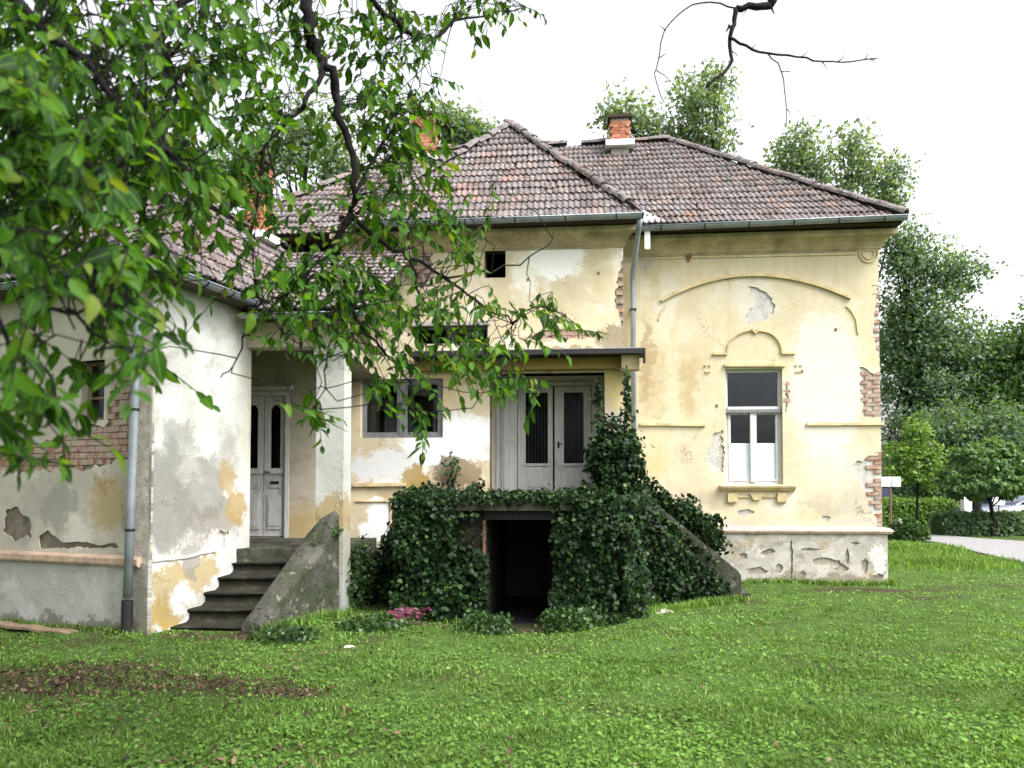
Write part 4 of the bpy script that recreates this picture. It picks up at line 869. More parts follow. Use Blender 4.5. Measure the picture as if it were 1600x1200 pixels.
MB().fbox(FM, oa - .001, ob + .001, -.5, -.15, 1.06, TD - .3).build('cellar_floor', MT['darkmetal'], terr)  # floor coloured near black in place of the passage's shade
q = MB().fbox(FM, ta - .08, tb + .1, TT - .2, TT, DR + .003, TD + .1); q.fbox(FM, tb + .101, -4.35, TT - .2, TT - .002, DR + .003, 2.6); q.build('slab', MT['conc'], terr)
MB().fbox(FM, oa - .02, ob + .02, TT - .33, TT - .203, TD - .25, TD - .06).build('lintel', MT['darkmetal'], terr)
q = MB().fbox(FM, oa - .04, oa + .0, -.2, TT - .34, TD - .09, TD - .05); q.build('door_post', MT['rust'], terr)
for k in range(9):
    a = -4.34 + k * .17; vv = TT - .17 * (k + 1); MB().fbox(FM, a, a + .20, -.2, vv, 1.25, 2.2).build('step', MT['conc'], terr)
pe = FM.hit(1155, 905, 2.3); q = MB(); a0, a1 = -4.6, pe[0]
prof_ = [(a0, -.3), (a1, -.3), (a1, .40), (a1 - .05, .47), (a0 + .2, 1.62), (a0, 1.64)]
q.sheet(FM, prof_, 2.45, .25); q.build('stair_parapet', MT['conc'], terr)

# ================================================================== loose things
def crumple(name, base, rx, ry, h, mat, label, cat, seed, rz=0.0):
    rr = np.random.RandomState(seed); n, m_ = 14, 22; vs = []
    for i in range(n + 1):
        t = i / n * math.pi / 2
        for k in range(m_):
            a = 2 * math.pi * k / m_; r = math.cos(t) ** .6; w_ = 1 + .14 * math.sin(3 * a + seed) + .10 * math.sin(7 * a + i) + rr.normal(0, .05)
            x, y = rx * r * w_ * math.cos(a), ry * r * w_ * math.sin(a); vs.append((base[0] + x * math.cos(rz) - y * math.sin(rz), base[1] + x * math.sin(rz) + y * math.cos(rz), base[2] + h * math.sin(t) * (1 + rr.normal(0, .10)) - .02))
    q = MB(); q.add(vs, [(i * m_ + k, i * m_ + (k + 1) % m_, (i + 1) * m_ + (k + 1) % m_, (i + 1) * m_ + k) for i in range(n) for k in range(m_)]); 
    return q.build(name, mat, None, label=label, category=cat)
b = G(632, 964); bagth = thing('plastic_bag', 'crumpled pink plastic bag lying in shade beside the ivy', 'bag'); bagth['base'] = tuple(b)
o = crumple('bag_body', (b.x, b.y, 0), .25, .11, .13, MT['pink'], 'x', 'x', 3, .1); del o['label'], o['category']; o.parent = bagth
q = MB(); q.tube([(b.x + .24, b.y, .08), (b.x + .33, b.y - .04, .12), (b.x + .36, b.y - .02, .09), (b.x + .30, b.y + .04, .05)], [.02, .03, .015, .01], 7); q.build('bag_handle', MT['pink'], bagth)
q = MB(); a, b = G(-10, 982), G(118, 992); t = (b - a).normalized(); nn = Vector((-t.y, t.x, 0)) * .09; n = 8
pts = [a.lerp(b, k / n) + Vector((0, 0, .05 - .012 * k * .5 + .01 * math.sin(k * 2.1))) for k in range(n + 1)]
vs = []; [vs.extend([p - nn, p + nn, p + nn + Vector((0, 0, .03)), p - nn + Vector((0, 0, .03))]) for p in pts]
q.add(vs, [(4 * i + j, 4 * i + (j + 1) % 4, 4 * i + 4 + (j + 1) % 4, 4 * i + 4 + j) for i in range(n) for j in range(4)] + [(0, 1, 2, 3), (4 * n + 3, 4 * n + 2, 4 * n + 1, 4 * n)])
q.build('board', MT['board'], None, label='old brown plank lying along the foot of the annex', category='plank')
b = G(1034, 957); crumple('stone', (b.x, b.y, 0), .15, .09, .06, MT['stone'], 'flat pale stone lying in grass before the ivy stair', 'stone', 8)
rr = random.Random(91)
for k, (px, py, s, lb) in enumerate(((545, 1012, .07, 'small grey rubble stone in grass below the annex pillar'), (1060, 1085, .05, 'small brown stone in the open lawn'))):
    b = G(px, py); crumple('rubble_stone', (b.x, b.y, 0), s, s * .7, s * .6, MT['stone'], lb, 'stone', 20 + k)
# ================================================================== plants
def orient(nz, y):
    y = y / np.linalg.norm(y, axis=1, keepdims=True); x = np.cross(y, nz); x /= np.linalg.norm(x, axis=1, keepdims=True) + 1e-9; z = np.cross(x, y)
    return np.stack([x, y, z], axis=2)
IVV = [(0, 0, 0), (.5, .18, .06), (.36, .62, .04), (0, 1, -.08), (-.36, .62, .04), (-.5, .18, .06)]; IVF = [(0, 1, 2, 3), (0, 3, 4, 5)]
def ivy_points(specs, rs):
    Pn = []; Nn = []; S = []
    for (o, a, b, nrm, cnt, thick, size, mask) in specs:
        o, a, b, nrm = (np.array(q, float) for q in (o, a, b, nrm)); nrm = nrm / np.linalg.norm(nrm)
        cnt = int(cnt * 1.9); size = size * .72; s, t = rs.rand(cnt * 3), rs.rand(cnt * 3)
        if mask is not None: k = rs.rand(len(s)) < mask(s, t); s, t = s[k], t[k]
        s, t = s[:cnt], t[:cnt]; la, lb = np.linalg.norm(a), np.linalg.norm(b)
        lump = .45 + .35 * np.sin(s * la * 2.1 + t * lb * 1.3 + 1) * np.sin(t * lb * 2.4 + .5) + .2 * np.sin(s * la * 5.3 + 1.3 + 2 * np.sin(t * lb * 3.1)) + .25 * np.sin(t * lb * 6.1 + 2.2 * np.sin(s * la * 4.2))
        dd = 1.35 * thick * np.clip(lump, .03, 1) * rs.rand(len(s)) ** .45 + rs.exponential(.018, len(s))
        p = o + s[:, None] * a + t[:, None] * b + dd[:, None] * nrm + rs.normal(0, .02, (len(s), 3))
        Pn.append(p); Nn.append(np.tile(nrm, (len(s), 1))); S.append(size * rs.uniform(.6, 1.35, len(s)))
    return np.concatenate(Pn), np.concatenate(Nn), np.concatenate(S)
def ivy(name, label, specs, mat, seed, up=-.8, cat='ivy', stems=12):
    rs = np.random.RandomState(seed); p, nn, s = ivy_points(specs, rs); n = len(p)
    nz = nn * .9 + np.array([0, 0, .35]) + rs.normal(0, .45, (n, 3)); y = np.array([0, 0, up]) + rs.normal(0, .55, (n, 3)) + nn * .25
    M = orient(nz / np.linalg.norm(nz, axis=1, keepdims=True), y) * s[:, None, None]
    root = thing(name, label, cat); root['base'] = tuple(np.r_[p.mean(0)[:2], p[:, 2].min()])
    obj('foliage', scatter('foliage', IVV, IVF, M, p, rs.rand(n)), MT[mat], root, kind='stuff')
    q = MB()
    for k in range(stems):
        o, a, b, nrm = (np.array(z_, float) for z_ in specs[k % len(specs)][:4]); s0 = rs.rand(); t = 0; pts = []
        for j in range(7): pts.append(Vector(o + a * np.clip(s0 + rs.normal(0, .03) , 0, 1) + b * (j / 6 * rs.uniform(.85, 1)) + nrm / np.linalg.norm(nrm) * .015))
        q.tube(pts, [.012 - .0012 * j for j in range(7)], 5)
    if stems: q.build('stem', MT['bark'], root, kind='stuff')
    return root
f3 = lambda u, v, d: tuple(FM.pt(u, v, d))
vec = lambda a, b: tuple(Vector(b) - Vector(a))
def fquad(u0, u1, v0, v1, d):
    o = f3(u0, v0, d); return o, vec(o, f3(u1, v0, d)), vec(o, f3(u0, v1, d))
NF = tuple(FM.n); NU = tuple(FM.u); UPV = (0, 0, 1)
sp = []
sp.append((*fquad(ta - .12, oa + .03, -.1, TT - .02, TD - .08), NF, 2300, .30, .085, lambda s, t: np.where((s > .5) & (t > .80 - .25 * s), .05, 1) * (.35 + .65 * (np.sin(s * 9 + 3 * t) * np.sin(t * 7 + 2) > -.45))))
sp.append((*fquad(ob - .04, tb + .08, -.1, TT - .10, TD - .08), NF, 1500, .24, .085, lambda s, t: np.where(s + .25 * np.sin(t * 9) > .15, 1, .25) * np.where((s < .5) & (t > .8), .1, 1)))
sp.append((*fquad(tu(905), tb + .15, TT - .42, TT + .02, TD + .06), NF, 420, .12, .075, lambda s, t: np.clip(.2 + s, 0, 1)))
sp.append((*fquad(ta - .1, tu(705), TT - .5, TT + .03, TD + .06), NF, 600, .14, .075, lambda s, t: np.clip(1.2 - s, 0, 1)))
o = f3(ta - .08, TT - .01, 3.0); sp.append((o, vec(o, f3(tb + .1, TT - .01, 3.0)), vec(o, f3(ta - .08, TT - .01, TD + .1)), UPV, 1500, .06, .06, None))
o = f3(tb + .08, -.1, TD - .05); sp.append((o, vec(o, f3(-4.45, -.1, 2.3)), vec(o, f3(tb + .0, TT - .05, TD - .1)), (FM.n.x + FM.u.x, FM.n.y + FM.u.y, .3), 2600, .38, .085, None))
o = f3(ta - .05, -.1, TD - .1); sp.append((o, vec(o, f3(ta - .05, -.1, .9)), vec(o, f3(ta - .05, TT - .05, TD - .1)), (-FM.u.x, -FM.u.y, 0), 1600, .25, .085, None))
sp.append((*fquad(ta - .1, tb + .12, TT - .10, TT + .03, TD + .09), NF, 330, .07, .07, lambda s, t: .15 + .85 * t))
rq_ = np.random.RandomState(8)
for k in range(16):
    u_ = rq_.choice([rq_.uniform(ta - .15, tu(720)), rq_.uniform(tu(890), -4.6)]); h_ = rq_.uniform(.08, .26); dd_ = rq_.uniform(2.6, TD) if u_ < tb else rq_.uniform(2.0, 2.5)
    o = f3(u_, TT - .05, dd_); sp.append((o, vec(o, f3(u_ + rq_.uniform(.1, .3), TT - .05, dd_)), vec(o, f3(u_ + rq_.normal(0, .06), TT + h_, dd_)), NF, int(70 * h_) + 6, .12, .085, None))
rs_ = np.random.RandomState(3)                           # hanging runners over the opening and off the slab
for k in range(22):
    u_ = rs_.uniform(ta - .1, tu(715)) if k % 2 else rs_.uniform(tu(875), tb + .1); l_ = rs_.uniform(.2, .75) if not (oa < u_ < ob) else rs_.uniform(.06, .28); dd_ = TD + rs_.uniform(.05, .2)
    o = f3(u_, TT - .05 - l_, dd_); sp.append((o, vec(o, f3(u_ + .07, TT - .05 - l_, dd_)), vec(o, f3(u_ + rs_.normal(0, .08), TT, dd_)), NF, int(45 * l_) + 5, .05, .075, None))
for k in range(22):
    u_ = rs_.uniform(ta - .2, tb + .2); 
    if oa < u_ < ob: continue
    o = f3(u_, -.08, TD + .05); l_ = rs_.uniform(.2, .6); sp.append((o, vec(o, f3(u_ + .2, -.08, TD + .05)), vec(o, f3(u_ + rs_.normal(0, .15), 0, TD + .1 + l_)), UPV, int(60 * l_), .07, .07, None))
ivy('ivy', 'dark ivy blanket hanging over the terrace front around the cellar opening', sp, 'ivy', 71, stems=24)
# stair ivy
sp = []; o = f3(-4.75, -.1, 2.5); a1_ = f3(pe[0] - .18, -.1, 2.5)
sp.append((o, vec(o, a1_), vec(o, f3(-4.75, 1.62, 2.5)), NF, 3000, .30, .08, lambda s, t: (t < 1.02 - .82 * s) * 1.0))
o = f3(-4.7, 1.58, 2.3); sp.append((o, vec(o, f3(pe[0] - .35, .55, 2.3)), vec(o, f3(-4.7, 1.58, 2.5)), (0, -.2, 1), 700, .14, .075, lambda s, t: 1.1 - s))
o = f3(-4.4, 1.0, 1.5); sp.append((o, vec(o, f3(-3.2, .3, 1.2)), vec(o, f3(-4.4, 1.75, 1.5)), (0, -.6, .6), 1200, .5, .08, None))
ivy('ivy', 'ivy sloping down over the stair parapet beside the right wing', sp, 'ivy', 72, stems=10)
# ivy bush on the right porch pillar
def blob(name, label, cen, rad, n, size, mat, seed, up=-.6, cat='ivy', extra=None, stemto=None):
    n = int(n * 1.6); size *= .8
    rs = np.random.RandomState(seed); cen = np.array(cen); rad = np.array(rad); d = rs.normal(0, 1, (n, 3)); d /= np.linalg.norm(d, axis=1, keepdims=True)
    lump = 1 + .22 * np.sin(d[:, 0] * 5 + seed) * np.sin(d[:, 2] * 4.3 + 1) + .12 * np.sin(d[:, 1] * 9 + d[:, 2] * 7)
    r = (rs.rand(n) ** .33) * lump; p = cen + d * r[:, None] * rad; nn = d
    if extra is not None: ep = np.array(extra(rs)); p = np.concatenate([p, ep]); nn = np.concatenate([nn, rs.normal(0, .5, ep.shape) + [0, -1, .2]]); n = len(p)
    nz = nn + np.array([0, -.2, .5]) + rs.normal(0, .5, (n, 3)); y = np.array([0, 0, up]) + nn * .5 + rs.normal(0, .5, (n, 3))
    M = orient(nz / np.linalg.norm(nz, axis=1, keepdims=True), y) * (size * rs.uniform(.6, 1.3, n))[:, None, None]
    root = thing(name, label, cat); root['base'] = (cen[0], cen[1], stemto[2] if stemto else p[:, 2].min())
    obj('foliage', scatter('foliage', IVV, IVF, M, p, rs.rand(n)), MT[mat], root, kind='stuff')
    if stemto:
        q = MB()
        for k in range(4): e = cen + rs.normal(0, .4, 3) * rad; q.tube([Vector(stemto) + Vector((rs.normal(0, .05), rs.normal(0, .05), 0)), Vector(stemto).lerp(Vector(e), .5) + Vector((rs.normal(0, .08), 0, 0)), Vector(e)], [.03, .02, .008], 6)
        q.build('stem', MT['bark'], root, kind='stuff')
    return root
c = P(963, 722, 12.9); base = P(975, 780, 12.9)
def trail(rs):
    out = []
    for k in range(420):
        t = rs.rand() ** 2.2; py = 700 - 125 * t; out.append(P(979 + rs.normal(0, 2 + 10 * (1 - t) ** 2), py, 13.0 + rs.normal(0, .06)))
    for k in range(260): t = rs.rand(); out.append(P(934 + rs.normal(0, 4), 745 - 150 * t ** 1.3, 14.0 + rs.normal(0, .04)))
    return [tuple(p) for p in out]
blob('ivy', 'bushy ivy clump climbing the right porch pillar and thin post', c, (.47, .38, .64), 2600, .085, 'ivy', 81, extra=trail, stemto=tuple(P(968, 775, 12.9)))
c = P(1090, 838, 13.3); blob('shrub', 'feathery dark green shrub against the plinth right of the stair', c, (.50, .25, .42), 1300, .075, 'ivy', 82, up=.9, cat='shrub', stemto=(c.x, c.y, 0))
c = P(1055, 815, 13.4); blob('shrub', 'loose climbing shrub between the porch ivy and the wing wall', c, (.42, .3, .45), 900, .08, 'ivy', 83, up=.5, cat='shrub', stemto=(c.x, c.y, .2))
c = P(552, 900, 11.9); blob('ivy', 'fresh green ivy growing beside the annex pillar foot', c, (.28, .5, .55), 1300, .07, 'ivy_light', 84, stemto=(c.x, c.y, 0))
c = P(512, 830, 11.0); blob('ivy', 'small ivy tuft on the rounded head of the annex stair parapet', c, (.17, .1, .12), 260, .055, 'ivy_light', 85, stemto=(c.x, c.y, c.z - .1))
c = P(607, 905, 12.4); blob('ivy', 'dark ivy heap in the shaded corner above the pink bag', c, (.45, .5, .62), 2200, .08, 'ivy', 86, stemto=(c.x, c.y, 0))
c = P(706, 735, 14.3); blob('sapling', 'thin green sapling in front of the stained white porch wall', c, (.16, .10, .26), 60, .075, 'ivy_light', 87, up=.3, cat='sapling', stemto=(c.x, c.y, TT))
for k, (px, py, rx, rz, nn_, lb) in enumerate(((985, 950, .5, .20, 700, 'low weeds spilling from the ivy beside the pale stone'), (760, 985, .35, .16, 450, 'low dark weeds at the left foot of the cellar opening'), (895, 975, .45, .16, 500, 'low weeds at the right foot of the cellar opening'), (1240, 905, .45, .08, 260, 'small weeds along the cracked plinth'), (1345, 908, .35, .07, 200, 'tiny weeds at the right corner of the plinth'), (585, 985, .45, .13, 400, 'creeping weeds on bare soil below the annex pillar'), (450, 1000, .4, .09, 260, 'creeping weeds in front of the annex steps'))):
    b = G(px, py); blob('weed_patch', lb, (b.x, b.y, .04), (rx, .28, rz), nn_, .06, 'ivy_light', 100 + k, up=.5, cat='weeds')

# ------------------------------------------------------------------ the big tree over the lawn
LR = [(0, .02), (.22, .20), (.5, .265), (.78, .17), (1.0, .012)]
def leaf_shape(curl, fold):
    v = []
    for y, w_ in LR: z = -curl * y * y; v += [(-w_, y, z + fold * w_), (0, y, z), (w_, y, z + fold * w_)]
    f = []
    for i in range(4): o = 3 * i; f += [(o, o + 1, o + 4, o + 3), (o + 1, o + 2, o + 5, o + 4)]
    return v, f
LS = [leaf_shape(.15, .25), leaf_shape(.38, .5), leaf_shape(-.12, .3), leaf_shape(.55, .3)]
LM = []
for v, f in LS:
    me = bpy.data.meshes.new('leaf'); me.from_pydata(v, [], f); me.polygons.foreach_set('use_smooth', [True] * len(f)); me.update(); me.materials.append(MT['leaf']); LM.append(me); la_ = me.attributes.new('leaf_co', 'FLOAT_VECTOR', 'POINT'); la_.data.foreach_set('vector', np.array([(x_, y_, 0) for x_, y_, _ in v], np.float32).ravel())
tree = thing('walnut_tree', 'large leafy tree at left with dark branches hanging into the view', 'tree'); TB = Vector((-5.2, 3.0, 0)); tree['base'] = tuple(TB)
q = MB(); rr = random.Random(3)
q.tube([TB + Vector((0, 0, -.2)), TB + Vector((.02, .0, .4)), TB + Vector((.08, .03, 1.4)), TB + Vector((.05, .1, 2.6)), TB + Vector((.2, .15, 3.6)), TB + Vector((.35, .3, 5.0)), TB + Vector((.3, .3, 7.0))], [.42, .30, .26, .25, .20, .14, .05], 14)
q.build('trunk', MT['bark'], tree, smooth=True)
BP = []      # points on branches with radius: twigs start from these
def branch(pts, r0, r1, name='branch', sub=4, wob=.012, host=True):
    pts = [Vector(p) for p in pts]; out = []
    n = len(pts)
    for i in range(n - 1):                                   # catmull-rom
        p0, p1, p2, p3 = pts[max(i - 1, 0)], pts[i], pts[i + 1], pts[min(i + 2, n - 1)]
        for k in range(sub):
            t = k / sub; q_ = .5 * ((2 * p1) + (p2 - p0) * t + (2 * p0 - 5 * p1 + 4 * p2 - p3) * t * t + (3 * p1 - p0 - 3 * p2 + p3) * t ** 3)
            out.append(q_ + (Vector((rr.gauss(0, wob), rr.gauss(0, wob), rr.gauss(0, wob))) if i + k else Vector()))
    out.append(pts[-1]); m_ = len(out); rad = [r0 + (r1 - r0) * (i / (m_ - 1)) ** .8 for i in range(m_)]
    MB().tube(out, rad, 8).build(name, MT['bark'], tree, smooth=True)
    if host: BP.extend(out)
    return out
pp = lambda *a: [P(x, y, d) for x, y, d in a]
s1, s2, s3 = TB + Vector((.18, .14, 3.5)), TB + Vector((.07, .1, 2.5)), TB + Vector((.33, .28, 4.8))
branch([s1, (-3.4, 3.8, 4.5), (-2.2, 4.3, 5.1)] + pp((440, -60, 4.5), (485, 30, 4.5), (500, 85, 4.55), (520, 130, 4.6), (535, 185, 4.65), (550, 250, 4.7), (556, 300, 4.7), (548, 335, 4.75)), .050, .015, wob=.014)
branch(pp((548, 335, 4.75), (522, 395, 4.75), (540, 440, 4.8), (557, 500, 4.85)), .024, .010); branch(pp((548, 335, 4.75), (590, 372, 4.85), (640, 400, 5.0), (690, 430, 5.1), (745, 470, 5.2), (800, 505, 5.3)), .018, .006)
branch(pp((505, 95, 4.55), (490, 140, 4.5), (470, 172, 4.5), (438, 205, 4.45), (412, 232, 4.4)), .018, .007); branch(pp((556, 300, 4.7), (580, 250, 4.9), (610, 190, 5.0), (640, 150, 5.1)), .014, .005)
branch(pp((540, 440, 4.8), (520, 500, 4.7), (510, 560, 4.6), (498, 640, 4.5)), .009, .003); branch(pp((557, 500, 4.85), (600, 550, 4.9), (640, 600, 4.9), (640, 680, 4.8)), .010, .003); branch(pp((640, 400, 5.0), (660, 470, 5.05), (720, 540, 5.1), (790, 600, 5.1)), .010, .003)
branch(pp((690, 430, 5.1), (770, 420, 5.2), (840, 395, 5.3), (868, 362, 5.35)), .008, .003); branch(pp((800, 505, 5.3), (850, 480, 5.3), (915, 520, 5.3)), .006, .003)
branch(pp((522, 395, 4.75), (470, 440, 4.6), (430, 470, 4.5), (395, 490, 4.4), (372, 560, 4.3), (345, 590, 4.3)), .012, .003); branch(pp((412, 232, 4.4), (400, 330, 4.3), (395, 420, 4.3), (430, 500, 4.3), (470, 545, 4.3)), .008, .003)
branch([s2, (-3.0, 2.75, 2.9)] + pp((-60, 170, 2.7), (75, 235, 2.7), (135, 265, 2.75), (190, 252, 2.85), (242, 236, 2.95), (300, 268, 3.1)), .06, .007); branch(pp((-60, 170, 2.7), (-10, 330, 2.5), (40, 440, 2.45), (105, 490, 2.45), (165, 535, 2.45)), .016, .004)
branch(pp((105, 490, 2.45), (150, 480, 2.5), (200, 468, 2.55)), .007, .003); branch(pp((-10, 330, 2.5), (-5, 500, 2.3), (40, 610, 2.3), (90, 660, 2.3)), .010, .003)
branch(pp((440, -60, 4.5), (350, -40, 4.2), (262, 30, 4.0), (268, 110, 3.9), (300, 190, 3.8)), .03, .006); branch([(-3.4, 3.8, 4.5)] + pp((-80, -60, 3.2), (60, 40, 3.0), (150, 120, 3.0), (190, 190, 3.0)), .04, .006)
branch(pp((440, -60, 4.5), (540, -40, 4.8), (600, 20, 5.0), (660, 60, 5.2), (730, 30, 5.4), (820, 10, 5.6)), .03, .004)
# limb high above the camera that carries the bare branch
branch([s3, (-2.6, 3.9, 6.6), (0, 4.8, 6.4), (1.4, 5.0, 5.6)] + pp((1206, -30, 5.0), (1204, 8, 5.0)), .09, .026, host=False)
bare_ = 'bare_branch'
branch(pp((1204, 8, 5.0), (1180, 12, 5.0), (1150, 13, 5.0)), .026, .020, bare_, 3, .006, False); branch(pp((1150, 13, 5.0), (1146, 40, 5.0), (1140, 60, 5.0), (1142, 95, 5.0), (1125, 118, 4.98), (1104, 136, 4.96)), .017, .009, bare_, 3, .004, False)
branch(pp((1140, 60, 5.0), (1165, 72, 5.0), (1200, 84, 5.02), (1245, 88, 5.05), (1285, 97, 5.08), (1330, 95, 5.1), (1371, 91, 5.12)), .011, .004, bare_, 3, .004, False); branch(pp((1200, 84, 5.02), (1222, 112, 5.0), (1227, 150, 5.0), (1228, 198, 5.0)), .005, .003, bare_, 3, .003, False)
branch(pp((1150, 13, 5.0), (1110, 2, 5.0), (1070, 14, 5.0), (1040, 48, 5.0), (1028, 100, 5.0), (1024, 122, 5.0), (1038, 160, 5.0)), .006, .003, bare_, 3, .004, False)
branch(pp((1204, 8, 5.0), (1210, 22, 5.0)), .012, .003, bare_, 2, .002, False); branch(pp((1140, 40, 5.0), (1134, 50, 5.0)), .012, .003, bare_, 2, .002, False)
for (x0, y0), (x1, y1) in (((1250, 89), (1262, 80)), ((1285, 97), (1290, 108)), ((1310, 96), (1318, 86)), ((1350, 93), (1356, 84)), ((1360, 92), (1366, 98)), ((1222, 112), (1236, 113)), ((1228, 170), (1234, 178)), ((1030, 90), (1040, 84)), ((1026, 110), (1046, 128)), ((1175, 76), (1180, 68)), ((1165, 12), (1160, 24)), ((1143, 80), (1152, 88)), ((1125, 118), (1120, 108)), ((1040, 48), (1030, 42))):
    branch(pp((x0, y0, 5.04), ((x0 + x1) / 2 + 2, (y0 + y1) / 2 - 1, 5.04), (x1, y1, 5.04)), .004, .002, bare_, 2, .002, False)
# (px, py, spread x, spread y, depth, twigs)
CL = [(70, 60, 80, 60, 2.8, 12), (60, 170, 70, 60, 2.6, 13), (40, 290, 60, 60, 2.5, 11), (120, 330, 60, 50, 2.7, 10), (190, 60, 70, 60, 3.2, 12), (180, 180, 60, 60, 3.0, 11), (240, 130, 60, 60, 3.4, 10), (230, 280, 50, 45, 3.0, 9), (330, 50, 60, 50, 4.0, 10), (310, 150, 50, 50, 3.8, 9),
      (300, 250, 45, 40, 3.5, 8), (380, 110, 50, 50, 4.3, 9), (430, 60, 50, 50, 4.5, 8), (400, 200, 40, 40, 4.3, 5), (20, 400, 40, 50, 2.4, 7), (110, 410, 60, 30, 2.6, 5), (170, 420, 60, 30, 2.8, 6), (240, 400, 40, 30, 3.0, 4), (30, 540, 30, 40, 2.3, 4), (60, 610, 30, 30, 2.3, 4), (110, 650, 25, 20, 2.3, 2), (190, 490, 30, 25, 2.6, 4), (235, 470, 25, 30, 2.7, 3), (385, 285, 24, 24, 4.3, 7), (660, 220, 25, 25, 5.1, 7), (300, 340, 40, 25, 3.8, 4), (430, 350, 40, 25, 4.5, 4), (250, 340, 35, 30, 3.3, 4), (470, 470, 40, 25, 4.6, 4), (780, 540, 35, 25, 5.2, 4), (740, 20, 50, 15, 5.5, 3),
      (210, 570, 25, 25, 2.5, 3), (15, 660, 25, 30, 2.2, 4), (290, 590, 15, 10, 3.3, 1), (280, 430, 30, 20, 3.4, 3), (350, 400, 25, 20, 4.0, 2), (540, 60, 60, 40, 5.0, 9), (620, 40, 50, 35, 5.2, 9), (600, 130, 50, 40, 5.0, 9), (560, 190, 40, 40, 4.9, 5), (650, 180, 40, 40, 5.1, 7), (640, 260, 40, 35, 5.1, 7), (700, 320, 35, 25, 5.1, 6), (600, 330, 40, 30, 5.0, 6), (640, 370, 40, 30, 5.0, 6), (710, 400, 40, 30, 5.1, 5),
      (560, 400, 40, 30, 4.8, 6), (480, 400, 35, 30, 4.6, 5), (440, 440, 30, 30, 4.5, 5), (520, 460, 40, 30, 4.7, 7), (600, 460, 40, 30, 4.9, 6), (660, 480, 40, 30, 5.0, 7), (730, 500, 35, 25, 5.1, 5), (460, 520, 25, 30, 4.4, 5), (540, 530, 35, 25, 4.7, 6), (610, 540, 35, 25, 4.9, 5), (690, 570, 30, 25, 5.0, 5), (760, 560, 30, 25, 5.1, 6), (800, 600, 25, 18, 5.1, 4), (880, 500, 35, 20, 5.3, 5), (820, 490, 30, 15, 5.2, 2), (640, 650, 15, 25, 4.9, 3), (600, 600, 20, 20, 4.9, 3), (500, 640, 18, 12, 4.6, 3),
      (700, 20, 40, 20, 5.4, 4), (790, 15, 40, 15, 5.6, 2), (560, 290, 30, 30, 4.8, 4), (470, 290, 35, 35, 4.5, 2), (340, 300, 35, 30, 3.8, 4), (150, 260, 60, 40, 2.9, 6), (0, 120, 40, 90, 2.5, 8),
      (60, 100, 100, 100, 4.2, 14), (150, 150, 110, 110, 5.0, 16), (60, 260, 70, 70, 4.0, 9), (280, 60, 80, 60, 5.4, 10), (30, 20, 60, 60, 3.6, 8), (400, 30, 60, 40, 5.6, 8), (500, 140, 60, 60, 5.6, 7), (600, 230, 50, 60, 5.6, 6), (570, 470, 60, 40, 5.3, 7), (-200, 200, 150, 200, 2.8, 14), (-300, -200, 250, 150, 3.5, 22), (100, -220, 200, 120, 4.0, 20), (450, -250, 200, 120, 5.0, 18), (-150, -600, 300, 200, 4.5, 24), (300, -600, 250, 200, 5.0, 18)]
leaves = []; tq = MB(); rsn = np.random.RandomState(5)
for (px, py, sx, sy, dep, nt) in CL:
    for k in range(int(nt * 1.85)):
        e = P(px + rsn.normal(0, sx * .8), py + rsn.normal(0, sy * .8), dep + rsn.normal(0, .3))
        hh = sorted(BP, key=lambda b_: (b_ - e).length + .6 * max(0, e.z - b_.z))[:9]; h = hh[rsn.randint(len(hh))]; dirv = (e - h); dist = dirv.length
        hd = Vector((dirv.x, dirv.y, 0)); hd = hd.normalized() if hd.length > .05 else Vector((rsn.normal(), rsn.normal(), 0)).normalized()
        td = (hd * .8 + Vector((rsn.normal(0, .5), rsn.normal(0, .5), -.45 + rsn.normal(0, .3)))).normalized(); Lt = rsn.uniform(.22, .42) * (.75 if dep < 2.9 else 1)
        st = e - td * Lt * .5
        o_ = Vector(rsn.normal(0, .09 * min(dist, 1), 3)); mid = h.lerp(st, .33) + o_ + Vector((0, 0, .06 * min(dist, 1))); mid2 = h.lerp(st, .7) - o_ * .4 + Vector((0, 0, .05 * min(dist, 1)))
        if dist < .85: tq.tube([h, mid, mid2, st], [.004, .0033, .0028, .0024] if dep > 2.9 else [.0032, .0026, .0022, .0018], 5, False)
        tw_ = [st + td * (Lt * j / 4) + Vector((0, 0, -.10 * (j / 4) ** 2 * Lt)) for j in range(5)]; tq.tube(tw_, [.003, .0028, .0024, .002, .0015], 4, False)
        nl = rsn.randint(6, 11); sidev = td.cross(Vector((0, 0, 1))).normalized()
        for j in range(nl):
            t = (j + .4) / nl; p = st + td * (Lt * t) + Vector((0, 0, -.10 * t * t * Lt)); sg = 1 if j % 2 else -1
            y = (td * rsn.uniform(.3, .9) + sidev * sg * rsn.uniform(.4, 1) + Vector((0, 0, -rsn.uniform(.1, 1.0))) + Vector(rsn.normal(0, .25, 3))) if j < nl - 1 else td + Vector((0, 0, -.4))
            nz = Vector((rsn.normal(0, .5), rsn.normal(0, .5) - .1, 1)); leaves.append((p, y.normalized(), nz.normalized(), rsn.uniform(.042, .088) * (.9 if dep < 2.9 else 1) * (1.35 if rsn.rand() < .12 else 1), rsn.randint(4), py > -60 and px > -60))
